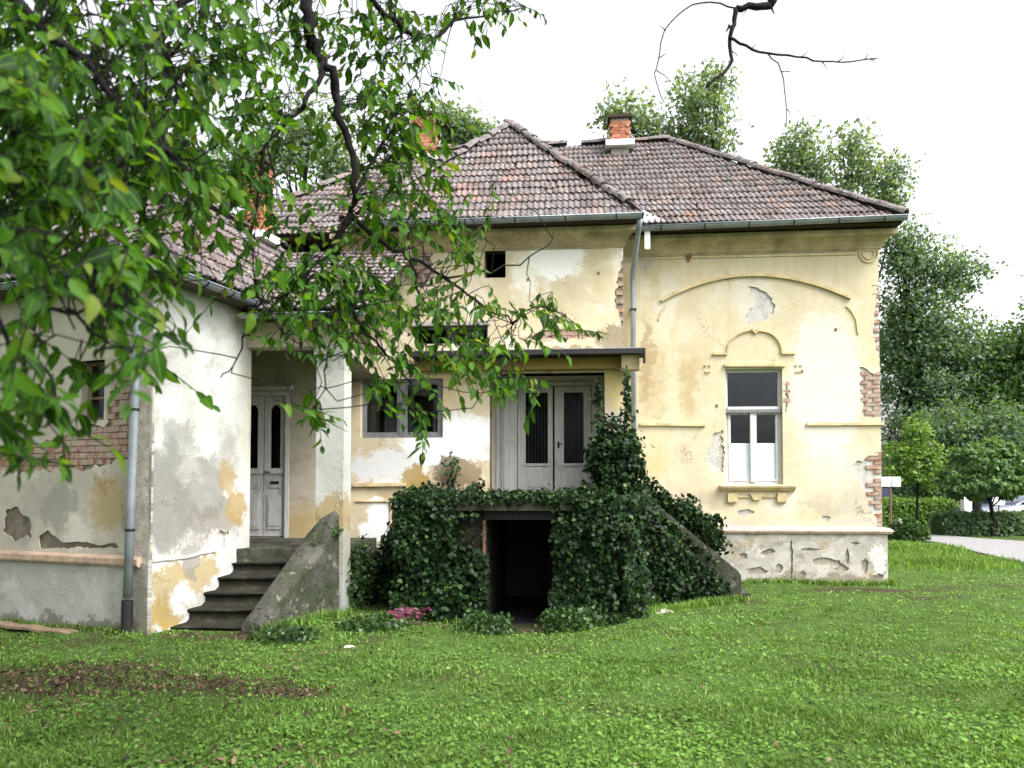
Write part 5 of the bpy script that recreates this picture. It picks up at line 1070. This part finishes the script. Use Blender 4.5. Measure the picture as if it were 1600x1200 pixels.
for k in range(12000):                                       # unseen crown leaves added overhead to shade the left side
    c_ = ((-4.8, 4.2, 7.2, 2.6, 2.2, 1.4), (-2.6, 6.6, 8.2, 2.0, 1.8, 1.0), (-5.5, 7.0, 8.6, 2.2, 1.6, 1.2), (-1.5, 4.0, 6.6, 1.6, 1.2, .8), (-3.6, .6, 5.2, 2.4, 2.2, 1.2), (-6.0, 1.5, 4.6, 2.2, 2.4, 1.4), (-1.8, -1.2, 5.6, 2.2, 1.8, 1.0))[k % 7]
    p = Vector((c_[0] + rsn.normal(0, c_[3] * .5), c_[1] + rsn.normal(0, c_[4] * .5), c_[2] + rsn.normal(0, c_[5] * .5)))
    if p.z < 2.3 + .625 * max(p.y, 1.2) + .2: continue
    leaves.append((p, Vector((rsn.normal(), rsn.normal(), -.6)).normalized(), Vector((rsn.normal(0, .5), rsn.normal(0, .5), 1)).normalized(), rsn.uniform(.13, .22), rsn.randint(4), False))
for e_ in ((-4.8, 4.2, 8.2), (-2.6, 6.6, 8.6), (-5.5, 7.0, 9.0), (-1.5, 4.0, 7.0), (-3.8, 5.4, 8.6), (-6.4, 5.0, 8.0), (-3.6, .6, 5.8), (-6.0, 1.5, 5.5), (-1.8, -1.2, 6.0)): branch([TB + Vector((.33, .29, 5.2)), TB.lerp(Vector(e_), .5) + Vector((0, 0, 3.6)), Vector(e_)], .08, .01, host=False)
tq.build('twig', MT['bark'], tree, kind='stuff')
sc_ = [(-(l[3] / (l[0] - CAM).length) if l[5] else 1, i) for i, l in enumerate(leaves)]; sc_.sort(); first = set(i for _, i in sc_[:300])
A = orient(np.array([l[2] for l in leaves]), np.array([l[1] for l in leaves])) * np.array([l[3] for l in leaves])[:, None, None]
PPp = np.array([l[0] for l in leaves]); VV = []; FF = []; RN = []; off = 0
for i, l in enumerate(leaves):
    if i in first:
        M = Matrix([[*A[i][r], PPp[i][r]] for r in range(3)] + [[0, 0, 0, 1]]); place(LM[l[4]], 'leaf', tree, M)
for s_ in range(4):
    ids = [i for i, l in enumerate(leaves) if l[4] == s_ and i not in first]; bv = np.array(LS[s_][0]); bf = np.array(LS[s_][1])
    v = np.einsum('nij,kj->nki', A[ids], bv) + PPp[ids][:, None, :]; VV.append(v.reshape(-1, 3)); FF.append((bf[None] + (np.arange(len(ids)) * len(bv))[:, None, None] + off).reshape(-1, 4)); off += len(ids) * len(bv); RN.append(np.repeat(RS.rand(len(ids)), len(bf)))
fme = np_mesh('foliage', np.concatenate(VV), np.concatenate(FF), np.concatenate(RN), True); la_ = fme.attributes.new('leaf_co', 'FLOAT_VECTOR', 'POINT')
la_.data.foreach_set('vector', np.concatenate([np.tile(np.array([(x_, y_, 0) for x_, y_, _ in LS[s_][0]], np.float32), (len(VV[s_]) // 15, 1)) for s_ in range(4)]).ravel())
obj('foliage', fme, MT['leaf'], tree, kind='stuff')

# ------------------------------------------------------------------ trees beyond the house
QV = [(-.5, 0, 0), (.5, 0, .1), (.42, 1, -.05), (-.42, 1, .1)]; QF = [(0, 1, 2, 3)]
QV = [(0, 0, 0), (.34, .45, .08), (0, 1, -.1), (-.34, .45, .08)]
def bgtree(name, label, px, Yd, lobes, mat, n, leaf, tr, seed, droop=.2, shell=.5, base_z=0.0, clump=.5, group=None, cat='tree'):
    rs = np.random.RandomState(seed); b = P(px, 760, Yd); root = thing(name, label, cat, group=group); root['base'] = (b.x, b.y, 0)
    L_ = [(np.array(P(x, y, Yd + dy)), np.array([rx * Yd / F, (rx + ry) * .5 * Yd / F, ry * Yd / F])) for x, y, rx, ry, dy in lobes]
    wts = np.array([r.prod() ** .67 for _, r in L_]); wts /= wts.sum(); pts = []; nr = []
    for (c, r), w_ in zip(L_, wts):
        k = max(6, int(n * 1.7 * w_ / 16)); d = rs.normal(0, 1, (k, 3)); d /= np.linalg.norm(d, axis=1, keepdims=True); rad = rs.rand(k) ** shell * (1 + .25 * np.sin(d[:, 0] * 6 + seed) * np.sin(d[:, 2] * 5))
        cc = c + d * rad[:, None] * r; m_ = 16; q_ = np.repeat(cc, m_, 0) + np.clip(rs.normal(0, 1, (k * m_, 3)), -1.5, 1.5) * clump * .62 * np.array([1, 1, .7]); pts.append(q_); nr.append(np.repeat(d, m_, 0))
    p = np.concatenate(pts); d = np.concatenate(nr); k = len(p)
    nz = d * .6 + [0, 0, .7] + rs.normal(0, .6, (k, 3)); y = rs.normal(0, .8, (k, 3)) + d * .5 + [0, 0, -droop]
    M = orient(nz / np.linalg.norm(nz, axis=1, keepdims=True), y) * (leaf * .78 * rs.uniform(.6, 1.4, k))[:, None, None]
    obj('crown', scatter('crown', QV, QF, M, p, rs.rand(k)), MT[mat], root)
    q = MB(); topc = max(L_, key=lambda z_: z_[0][2])[0]; zt = topc[2]
    tp = [Vector((b.x, b.y, -.2)), Vector((b.x + rs.normal(0, .1), b.y, zt * .25)), Vector((b.x * .6 + topc[0] * .4, b.y, zt * .5)), Vector((b.x * .2 + topc[0] * .8, topc[1], zt * .8)), Vector(topc)]
    q.tube(tp, [tr, tr * .8, tr * .6, tr * .35, tr * .1], 8)
    for c, r in L_:
        for j in range(3):
            s0 = tp[1].lerp(tp[3], rs.uniform(.2, 1)); e = Vector(c + rs.normal(0, .45, 3) * r); q.tube([s0, s0.lerp(e, .5) + Vector((0, 0, .1 * (e - s0).length * rs.uniform(-.5, .5))), e], [tr * .3, tr * .18, tr * .05], 5, False)
    q.build('trunk', MT['bark'], root); return root
bgtree('background_tree', 'airy tall tree behind the chimney above the roof ridge', 1060, 33, [(985, 185, 45, 42, 0), (1085, 160, 50, 55, 0), (1045, 215, 60, 30, 1), (1120, 215, 30, 40, 0), (950, 185, 20, 20, 0), (1120, 130, 22, 25, 0)], 't_pale', 2592, .26, .3, 201)
bgtree('background_tree', 'pale slim tree top behind the right roof slope', 1250, 36, [(1250, 235, 42, 42, 0), (1225, 260, 30, 40, 0), (1275, 265, 30, 35, 0)], 't_pale', 1368, .26, .25, 202)
bgtree('background_tree', 'pale tree with forked crown behind the roof corner', 1350, 36, [(1330, 235, 32, 45, 0), (1350, 285, 55, 40, 0), (1395, 270, 28, 34, 0), (1390, 310, 35, 30, 1)], 't_pale', 1800, .26, .25, 203)
bgtree('background_tree', 'dark dense tree rising beside the right house corner', 1440, 40, [(1430, 420, 55, 60, 0), (1400, 520, 40, 100, 1), (1450, 520, 75, 80, 0), (1500, 430, 45, 40, 0), (1440, 620, 80, 90, 0), (1500, 560, 50, 70, 0), (1410, 380, 30, 35, 0), (1440, 700, 80, 50, 1), (1420, 752, 90, 35, 0), (1520, 740, 60, 40, 0)], 't_dark', 20000, .24, .35, 204, shell=.6)
bgtree('background_tree', 'light green broad tree at the right edge of the view', 1580, 40, [(1560, 560, 50, 50, 0), (1590, 620, 60, 60, 0), (1540, 640, 45, 60, 0), (1600, 540, 45, 35, 0), (1560, 700, 90, 50, 1)], 't_mid', 12000, .26, .3, 205)
bgtree('background_tree', 'tree mass further right beyond the path and hedge', 1720, 38, [(1700, 500, 90, 110, 0), (1760, 620, 120, 110, 0), (1660, 640, 60, 80, 0), (1680, 720, 90, 40, 0)], 't_mid', 8000, .28, .35, 206)
bgtree('young_tree', 'light green young tree in front of the dark tree', 1430, 31, [(1436, 678, 16, 22, 0), (1408, 708, 22, 14, 0), (1455, 715, 22, 18, 0), (1425, 735, 26, 16, 0), (1452, 750, 20, 12, 0), (1398, 745, 12, 10, 0)], 't_light', 1900, .20, .06, 207, clump=.34)
bgtree('background_tree', 'pale tree top left of the bay roof peak', 715, 34, [(715, 200, 35, 30, 0), (690, 190, 28, 32, 0), (745, 215, 25, 25, 0)], 't_pale', 1584, .26, .25, 208)
bgtree('background_tree', 'hazy tree behind the annex chimney and hanging branches', 450, 34, [(430, 240, 60, 50, 0), (520, 250, 60, 40, 0), (480, 200, 50, 40, 0), (360, 260, 50, 50, 0)], 't_pale', 3600, .26, .3, 209)
bgtree('background_tree', 'far left tree behind the annex roof', 180, 30, [(180, 250, 100, 80, 0), (80, 300, 80, 80, 0), (270, 280, 60, 50, 0)], 't_mid', 8000, .26, .35, 210)
gt = bgtree('globe_tree', 'clipped umbrella-shaped tree beside the path', 1549, 28, [(1543, 732, 66, 40, 0), (1505, 752, 30, 22, 0), (1582, 752, 34, 22, 0), (1543, 755, 50, 18, -.6)], 't_mid', 15000, .17, .09, 211, droop=1.2, shell=.16, clump=.07)
bgtree('background_tree', 'dark tree trunk and crown behind the globe tree', 1520, 36, [(1515, 690, 60, 40, 0), (1560, 670, 50, 40, 0), (1480, 680, 50, 45, 0)], 't_dark', 6000, .22, .28, 212)
# hedges and bushes
def hedge(name, label, a, b, wd, h, mat, n, seed, group=None, rnd_=False):
    rs = np.random.RandomState(seed); a, b = np.array([a[0], a[1], 0.]), np.array([b[0], b[1], 0.]); t = b - a; Lh = np.linalg.norm(t); t /= Lh; nn = np.array([-t[1], t[0], 0])
    root = thing(name, label, 'hedge' if not rnd_ else 'bush', group=group); root['base'] = tuple((a + b) / 2)
    if rnd_:
        d = rs.normal(0, 1, (n, 3)); d /= np.linalg.norm(d, axis=1, keepdims=True); d[:, 2] = np.abs(d[:, 2]); p = (a + b) / 2 + d * (rs.rand(n) ** .2)[:, None] * np.array([Lh / 2, wd / 2, h]); N = d
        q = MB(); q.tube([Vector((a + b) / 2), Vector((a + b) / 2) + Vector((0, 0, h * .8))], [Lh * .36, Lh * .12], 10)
    else:
        s = rs.rand(n); k = rs.randint(0, 4, n); u = rs.uniform(-.5, .5, n); z = rs.rand(n) * h; p = a + s[:, None] * t * Lh; N = np.zeros((n, 3))
        side = k < 3; N[side] = np.where(rs.rand(side.sum(), 1) < .5, 1, -1) * nn; p[side] += N[side] * wd / 2; p[side, 2] = z[side]; N[~side] = [0, 0, 1]; p[~side] += u[~side, None] * nn * wd; p[~side, 2] = h
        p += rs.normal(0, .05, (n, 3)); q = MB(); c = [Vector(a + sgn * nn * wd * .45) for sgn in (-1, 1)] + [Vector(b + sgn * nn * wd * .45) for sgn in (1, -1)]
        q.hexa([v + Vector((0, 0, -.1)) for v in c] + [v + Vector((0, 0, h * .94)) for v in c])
    nz = N + [0, 0, .4] + rs.normal(0, .5, (n, 3)); y = rs.normal(0, .8, (n, 3)) + N * .6
    M = orient(nz / np.linalg.norm(nz, axis=1, keepdims=True), y) * (.12 * rs.uniform(.6, 1.4, n))[:, None, None]
    obj('foliage', scatter('foliage', QV, QF, M, p, rs.rand(n)), MT[mat], root, kind='stuff'); q.build('dark_core', MT['hedgecore'], root); return root
g = lambda px, py: tuple(G(px, py)[:2])
hedge('hedge', 'long clipped hedge behind the round bush at the house corner', g(1360, 822), g(1486, 822), .7, 1.1, 't_light', 5000, 301); hedge('hedge', 'low dark hedge along the path under the globe tree', g(1466, 838), g(1640, 836), .7, .72, 't_dark', 6000, 302)
hedge('hedge', 'far light hedge right of the globe tree trunk', g(1560, 808), g(1680, 806), .8, 1.7, 't_light', 2500, 303)
c = G(1419, 845); hedge('bush', 'small round dark bush in grass beside the house corner', (c.x - .6, c.y), (c.x + .6, c.y), 1.1, .68, 'ivy_light', 2600, 304, rnd_=True)
c = G(1390, 905); 
# ------------------------------------------------------------------ sign, notice board, cars, bench behind
s = thing('sign', 'white sign board on a thin brown post at the house corner', 'sign'); Ys = 27.0; b = P(1391, 760, Ys); s['base'] = (b.x, b.y, 0)
MB().tube([(b.x, b.y, -.2), (b.x, b.y, P(0, 744, Ys).z + .03)], .035, 8).build('post', MT['rust'], s)
t0, t1 = P(1374, 760, Ys - .05), P(1407, 745, Ys - .05); MB().box((t0.x, b.y - .07, t0.z), (b.x - .02, b.y - .045, t1.z)).build('sign_board', MT['signw'], s); MB().box((b.x + .02, b.y - .07, t0.z), (t1.x, b.y - .045, t1.z)).build('sign_board', MT['signw'], s)
t0, t1 = P(1376, 776, Ys - .05), P(1389, 763, Ys - .05); MB().box((t0.x, b.y - .065, t0.z), (t1.x, b.y - .045, t1.z)).build('small_plate', MT['signb'], s)
s = thing('notice_board', 'white notice board on a post behind the globe tree trunk', 'notice board'); Ys = 29.5; b = P(1560, 760, Ys); s['base'] = (b.x, b.y, 0)
MB().tube([(b.x, b.y, -.2), (b.x, b.y, P(0, 790, Ys).z + .1)], .03, 8).build('post', MT['zinc'], s); t0, t1 = P(1549, 789, Ys), P(1568, 765, Ys); MB().box((t0.x, b.y - .06, t0.z), (t1.x, b.y - .035, t1.z)).build('panel', MT['signw'], s)
def car(label, x, y, rz, paint):
    c = thing('parked_car', label, 'car'); c['base'] = (x, y, 0); Rm = Matrix.Translation((x, y, 0)) @ Matrix.Rotation(rz, 4, 'Z')
    T = lambda p: Rm @ Vector(p)
    def loft(name, secs, mat, close=True):
        q = MB(); n = len(secs[0]); q.add([T(p) for s_ in secs for p in s_], [(i * n + k, i * n + (k + 1) % n, (i + 1) * n + (k + 1) % n, (i + 1) * n + k) for i in range(len(secs) - 1) for k in range(n)] + [tuple(range(n - 1, -1, -1)), tuple((len(secs) - 1) * n + k for k in range(n))]); return q.build(name, mat, c, smooth=False)
    def sec(xx, hw, z0, z1, hw2): return [(xx, -hw, z0 + .1), (xx, -hw * .96, z0), (xx, hw * .96, z0), (xx, hw, z0 + .1), (xx, hw, (z0 + z1) * .55), (xx, hw2, z1 - .05), (xx, hw2 * .85, z1), (xx, -hw2 * .85, z1), (xx, -hw2, z1 - .05), (xx, -hw, (z0 + z1) * .55)]
    loft('body', [sec(-2.05, .66, .30, .62, .60), sec(-1.98, .78, .22, .74, .70), sec(-1.6, .83, .2, .82, .76), sec(-.95, .84, .2, .92, .78), sec(0, .84, .2, .95, .79), sec(1.2, .84, .2, .97, .79), sec(1.85, .80, .22, .95, .74), sec(2.0, .7, .32, .85, .64)], paint)
    loft('cabin', [sec(-.9, .74, .86, .93, .72), sec(-.35, .74, .86, 1.36, .56), sec(.3, .74, .86, 1.45, .58), sec(1.1, .74, .86, 1.41, .56), sec(1.7, .72, .86, .96, .68)], paint)
    wsp = [[(-.83, sx * .62, .97) for sx in (-1, 1)], [(-.39, sx * .5, 1.33) for sx in (1, -1)]]
    q = MB(); q.add([T(p) for p in (wsp[0] + wsp[1])] + [T((p[0] - .02, p[1], p[2] + .015)) for p in (wsp[0] + wsp[1])], [(0, 1, 2, 3), (4, 5, 6, 7)]); q.build('windscreen', MT['signb'], c)
    for sy in (-1, 1):
        q = MB(); q.add([T(p) for p in ((-.55, sy * .752, .98), (1.3, sy * .752, 1.0), (1.0, sy * .66, 1.32), (-.25, sy * .66, 1.28))], [(0, 1, 2, 3)]); q.add([T((p[0], p[1] + sy * .02, p[2])) for p in ((-.55, sy * .752, .98), (1.3, sy * .752, 1.0), (1.0, sy * .66, 1.32), (-.25, sy * .66, 1.28))], [(0, 1, 2, 3)]); q.build('side_window', MT['signb'], c)
        q = MB(); q.hexa([T(p) for p in ((-2.03, sy * .42, .58), (-1.96, sy * .70, .58), (-1.8, sy * .74, .6), (-1.8, sy * .42, .6), (-1.98, sy * .42, .72), (-1.9, sy * .70, .74), (-1.7, sy * .74, .76), (-1.7, sy * .42, .76))]); q.build('headlight', MT['lamp'], c)
        for xx in (-1.3, 1.3):
            q = MB(); q.tube([T((xx, sy * .66, .31)), T((xx, sy * .86, .31))], .31, 18); wh = q.build('wheel', MT['rubber'], c); MB().tube([T((xx, sy * .861, .31)), T((xx, sy * .872, .31))], .2, 14).build('rim', MT['chrome'], wh)
    return c
b = P(1562, 760, 33.5); car('white car parked at the right edge beyond the low hedge', b.x + 2.05, 33.5, .08, MT['carw']); b = P(1502, 760, 36.5); car('grey blue car half hidden behind the low hedge', b.x + 2.2, 36.8, .05, MT['carg'])
s = thing('gate_post', 'white masonry post seen under the globe tree crown', 'post'); b = P(1509, 760, 34.5); s['base'] = (b.x, b.y, 0); MB().box((b.x - .16, b.y - .16, -.1), (b.x + .16, b.y + .16, 1.38)).build('shaft', MT['signw'], s); MB().box((b.x - .2, b.y - .2, 1.381), (b.x + .2, b.y + .2, 1.46)).build('cap', MT['signw'], s)

# ------------------------------------------------------------------ grass, clover, fallen leaves
def blocked(x, y):
    dx, dy = x - FM.o.x, y - FM.o.y; u = dx * FM.u.x + dy * FM.u.y; d = dx * FM.n.x + dy * FM.n.y
    b = ((u > -12.4) & (u < .06) & (d < .09) & (d > -6.4)) | ((u > UL) & (u < UR) & (d < .7) & (d > -1)) | ((u > ta - .05) & (u < tb + .05) & (d < TD - .05) & (d > 0)) | ((u > tb) & (u < pe[0]) & (d < 2.47) & (d > 0))
    b |= (u > oa - .05) & (u < ob + .05) & (d < TD + .35) & (d > 0)
    ex, ey = x - A0[0], y - A0[1]; b |= ((ex * FAF.n.x + ey * FAF.n.y) < .05) & ((ex * FAS.n.x + ey * FAS.n.y) < .02) & (y < 17)
    b |= (y > 9.75) & (y < 13.7) & (x > -4.3) & (x < -2.98 + .36 * (y - 9.75)) & (x < -2.3)
    ok = np.zeros(len(x), bool); pol = PATH2
    for i in range(len(pol)):
        (x0, y0), (x1, y1) = pol[i], pol[i - 1]; cnd = ((y0 > y) != (y1 > y)) & (x < (x1 - x0) * (y - y0) / ((y1 - y0) + 1e-12) + x0); ok ^= cnd
    return b | ok
def lawn_points(n, seed, pw=1.0):
    rs = np.random.RandomState(seed); px = rs.uniform(-350, 1950, n); py = 838 + 420 * rs.rand(n) ** pw; Yd = 1.75 * F / (py - 760) + rs.normal(0, .05, n); x = (px - 800) / F * Yd
    k = ~blocked(x, Yd) & (rs.rand(n) > np.clip(bare(x, Yd) * 1.1 - .12, 0, .88)); return x[k], Yd[k], rs
def nz2(x, y, a, b): return .5 + .25 * np.sin(x * a + 1.7 * np.sin(y * b)) + .25 * np.sin(y * a * 1.13 + 1.3 * np.sin(x * b * .9 + 1))
x, y, rs = lawn_points(300000, 401); n = len(x); dens = nz2(x, y, 3.1, 2.2) * .5 + nz2(x, y, 9.0, 6.0) * .5; k = rs.rand(n) < .45 + .9 * dens; x, y, dens = x[k], y[k], dens[k]; n = len(x)
hgt = (.014 + .05 * dens ** 1.6 * rs.uniform(.4, 1.4, n)); wd = .0022 + .0004 * y; az = rs.uniform(0, 2 * np.pi, n); lean = rs.uniform(.2, 1.1, n)
dirx, diry = np.cos(az), np.sin(az); z0 = gz(x, y); Vg = np.zeros((n, 6, 3))
for r_, (t, f_) in enumerate(((0, 1), (.55, .85), (1.0, .15))):
    cx = x + dirx * lean * hgt * t * t; cy = y + diry * lean * hgt * t * t; cz = z0 - .005 + hgt * (t - .25 * lean * t * t)
    for sgn, j in ((-1, 0), (1, 1)): Vg[:, 2 * r_ + j, 0] = cx - diry * wd * f_ * sgn; Vg[:, 2 * r_ + j, 1] = cy + dirx * wd * f_ * sgn; Vg[:, 2 * r_ + j, 2] = cz
bf = np.array([(0, 1, 3, 2), (2, 3, 5, 4)]); Fg = (bf[None] + (np.arange(n) * 6)[:, None, None]).reshape(-1, 4)
obj('grass', np_mesh('grass', Vg.reshape(-1, 3), Fg, np.repeat(np.clip(rs.beta(4, 4, n) * .98, 0, 1), 2)), MT['grass'], None, kind='stuff', label='short bright green lawn grass', category='grass')
x, y, rs = lawn_points(60000, 402); n = len(x); k = rs.rand(n) < nz2(x, y, 2.3, 3.1) ** 1.5; x, y = x[k], y[k]; n = len(x)
nz = np.c_[rs.normal(0, .35, n), rs.normal(0, .35, n) - .15, np.ones(n)]; yy = np.c_[rs.normal(0, 1, n), rs.normal(0, 1, n), rs.normal(0, .25, n) + .15]
M = orient(nz / np.linalg.norm(nz, axis=1, keepdims=True), yy) * ((.018 + .0016 * y) * rs.uniform(.6, 1.5, n))[:, None, None]
obj('clover', scatter('clover', IVV, IVF, M, np.c_[x, y, gz(x, y) + rs.uniform(.01, .04, n)], rs.beta(3, 5, n) * .9), MT['grass'], None, kind='stuff', label='clover and broad weed leaves scattered through the lawn', category='clover')
# taller grass tufts along the walls and in the right hand meadow edge
segs = [(FM.pt(-2.6, 0, .12), FM.pt(.1, 0, .12), 1500, .10), (FM.pt(.12, 0, .1), FM.pt(.12, 0, -3.5), 1200, .14), (FAF.pt(-3.6, 0, .07), FAF.pt(0, 0, .07), 1300, .07), (Vector((-3.0, 9.6, 0)), Vector((-2.2, 10.9, 0)), 700, .13), (FM.pt(ta, 0, TD + .05), FM.pt(oa, 0, TD + .05), 700, .12), (G(1400, 880), G(1560, 880), 5000, .13), (G(1395, 855), G(1460, 858), 2500, .15), (G(1000, 960), G(1160, 940), 1500, .10)]
xs, ys, hs_ = [], [], []
for a, b, c, h in segs:
    t = RS.rand(c); sp_ = .09 if c < 2000 else .9; xs.append(a.x + (b.x - a.x) * t + RS.normal(0, sp_ * .6, c)); ys.append(a.y + (b.y - a.y) * t + RS.normal(0, sp_, c)); hs_.append(h * RS.uniform(.4, 1.4, c))
x, y, hgt = np.concatenate(xs), np.concatenate(ys), np.concatenate(hs_); k = ~blocked(x, y); x, y, hgt = x[k], y[k], hgt[k]; n = len(x); az = RS.uniform(0, 2 * np.pi, n); lean = RS.uniform(.2, .9, n); dirx, diry = np.cos(az), np.sin(az); wd = .003 + .0004 * y; z0 = gz(x, y); Vg = np.zeros((n, 6, 3))
for r_, (t, f_) in enumerate(((0, 1), (.55, .85), (1.0, .15))):
    cx = x + dirx * lean * hgt * t * t; cy = y + diry * lean * hgt * t * t; cz = z0 - .005 + hgt * (t - .25 * lean * t * t)
    for sgn, j in ((-1, 0), (1, 1)): Vg[:, 2 * r_ + j, 0] = cx - diry * wd * f_ * sgn; Vg[:, 2 * r_ + j, 1] = cy + dirx * wd * f_ * sgn; Vg[:, 2 * r_ + j, 2] = cz
Fg = (bf[None] + (np.arange(n) * 6)[:, None, None]).reshape(-1, 4)
obj('tall_grass', np_mesh('tall_grass', Vg.reshape(-1, 3), Fg, np.repeat(RS.beta(2, 2, n), 2)), MT['grass'], None, kind='stuff', label='taller unmown grass along the house foot and beside the path', category='grass')
rs = np.random.RandomState(404); n0 = 48000; px = rs.uniform(-350, 1700, n0); py = 905 + 330 * rs.rand(n0); y = 1.75 * F / (py - 760); x = (px - 800) / F * y; bb = bare(x, y); k = (~blocked(x, y)) & (rs.rand(n0) < .006 + .62 * bb * (x < 3) + .22 * (x < -.3) * nz2(x, y, 2.7, 1.9) ** 2 * np.clip((-.3 - x) / 2, 0, 1)); x, y = x[k], y[k]; n = len(x)
nz = np.c_[rs.normal(0, .5, n), rs.normal(0, .5, n), np.ones(n)]; yy = np.c_[rs.normal(0, 1, n), rs.normal(0, 1, n), rs.normal(0, .25, n)]
v, f = LS[3]; M = orient(nz / np.linalg.norm(nz, axis=1, keepdims=True), yy) * (rs.uniform(.025, .06, n))[:, None, None]
obj('fallen_leaves', scatter('fallen_leaves', v, f, M, np.c_[x, y, gz(x, y) + rs.uniform(.012, .05, n)]), MT['litter'], None, kind='stuff', label='brown dead leaves fallen on the bare ground at left', category='leaf litter')

# ------------------------------------------------------------------ put every origin at the base of its thing
for o in list(SC.objects):
    if o.parent is None and o.type == 'EMPTY' and 'base' in o:
        b = Vector(o['base']); del o['base']; o.location = b
        for ch in o.children: ch.location = ch.location - b
    elif o.parent is None and o.type == 'MESH' and o.get('kind') != 'structure':
        co = np.empty(len(o.data.vertices) * 3, np.float32); o.data.vertices.foreach_get('co', co); co = co.reshape(-1, 3); b = (co.min(0) + co.max(0)) / 2; b[2] = co[:, 2].min()
        o.data.vertices.foreach_set('co', (co - b).ravel()); o.location = Vector([float(q_) for q_ in b]); o.data.update()
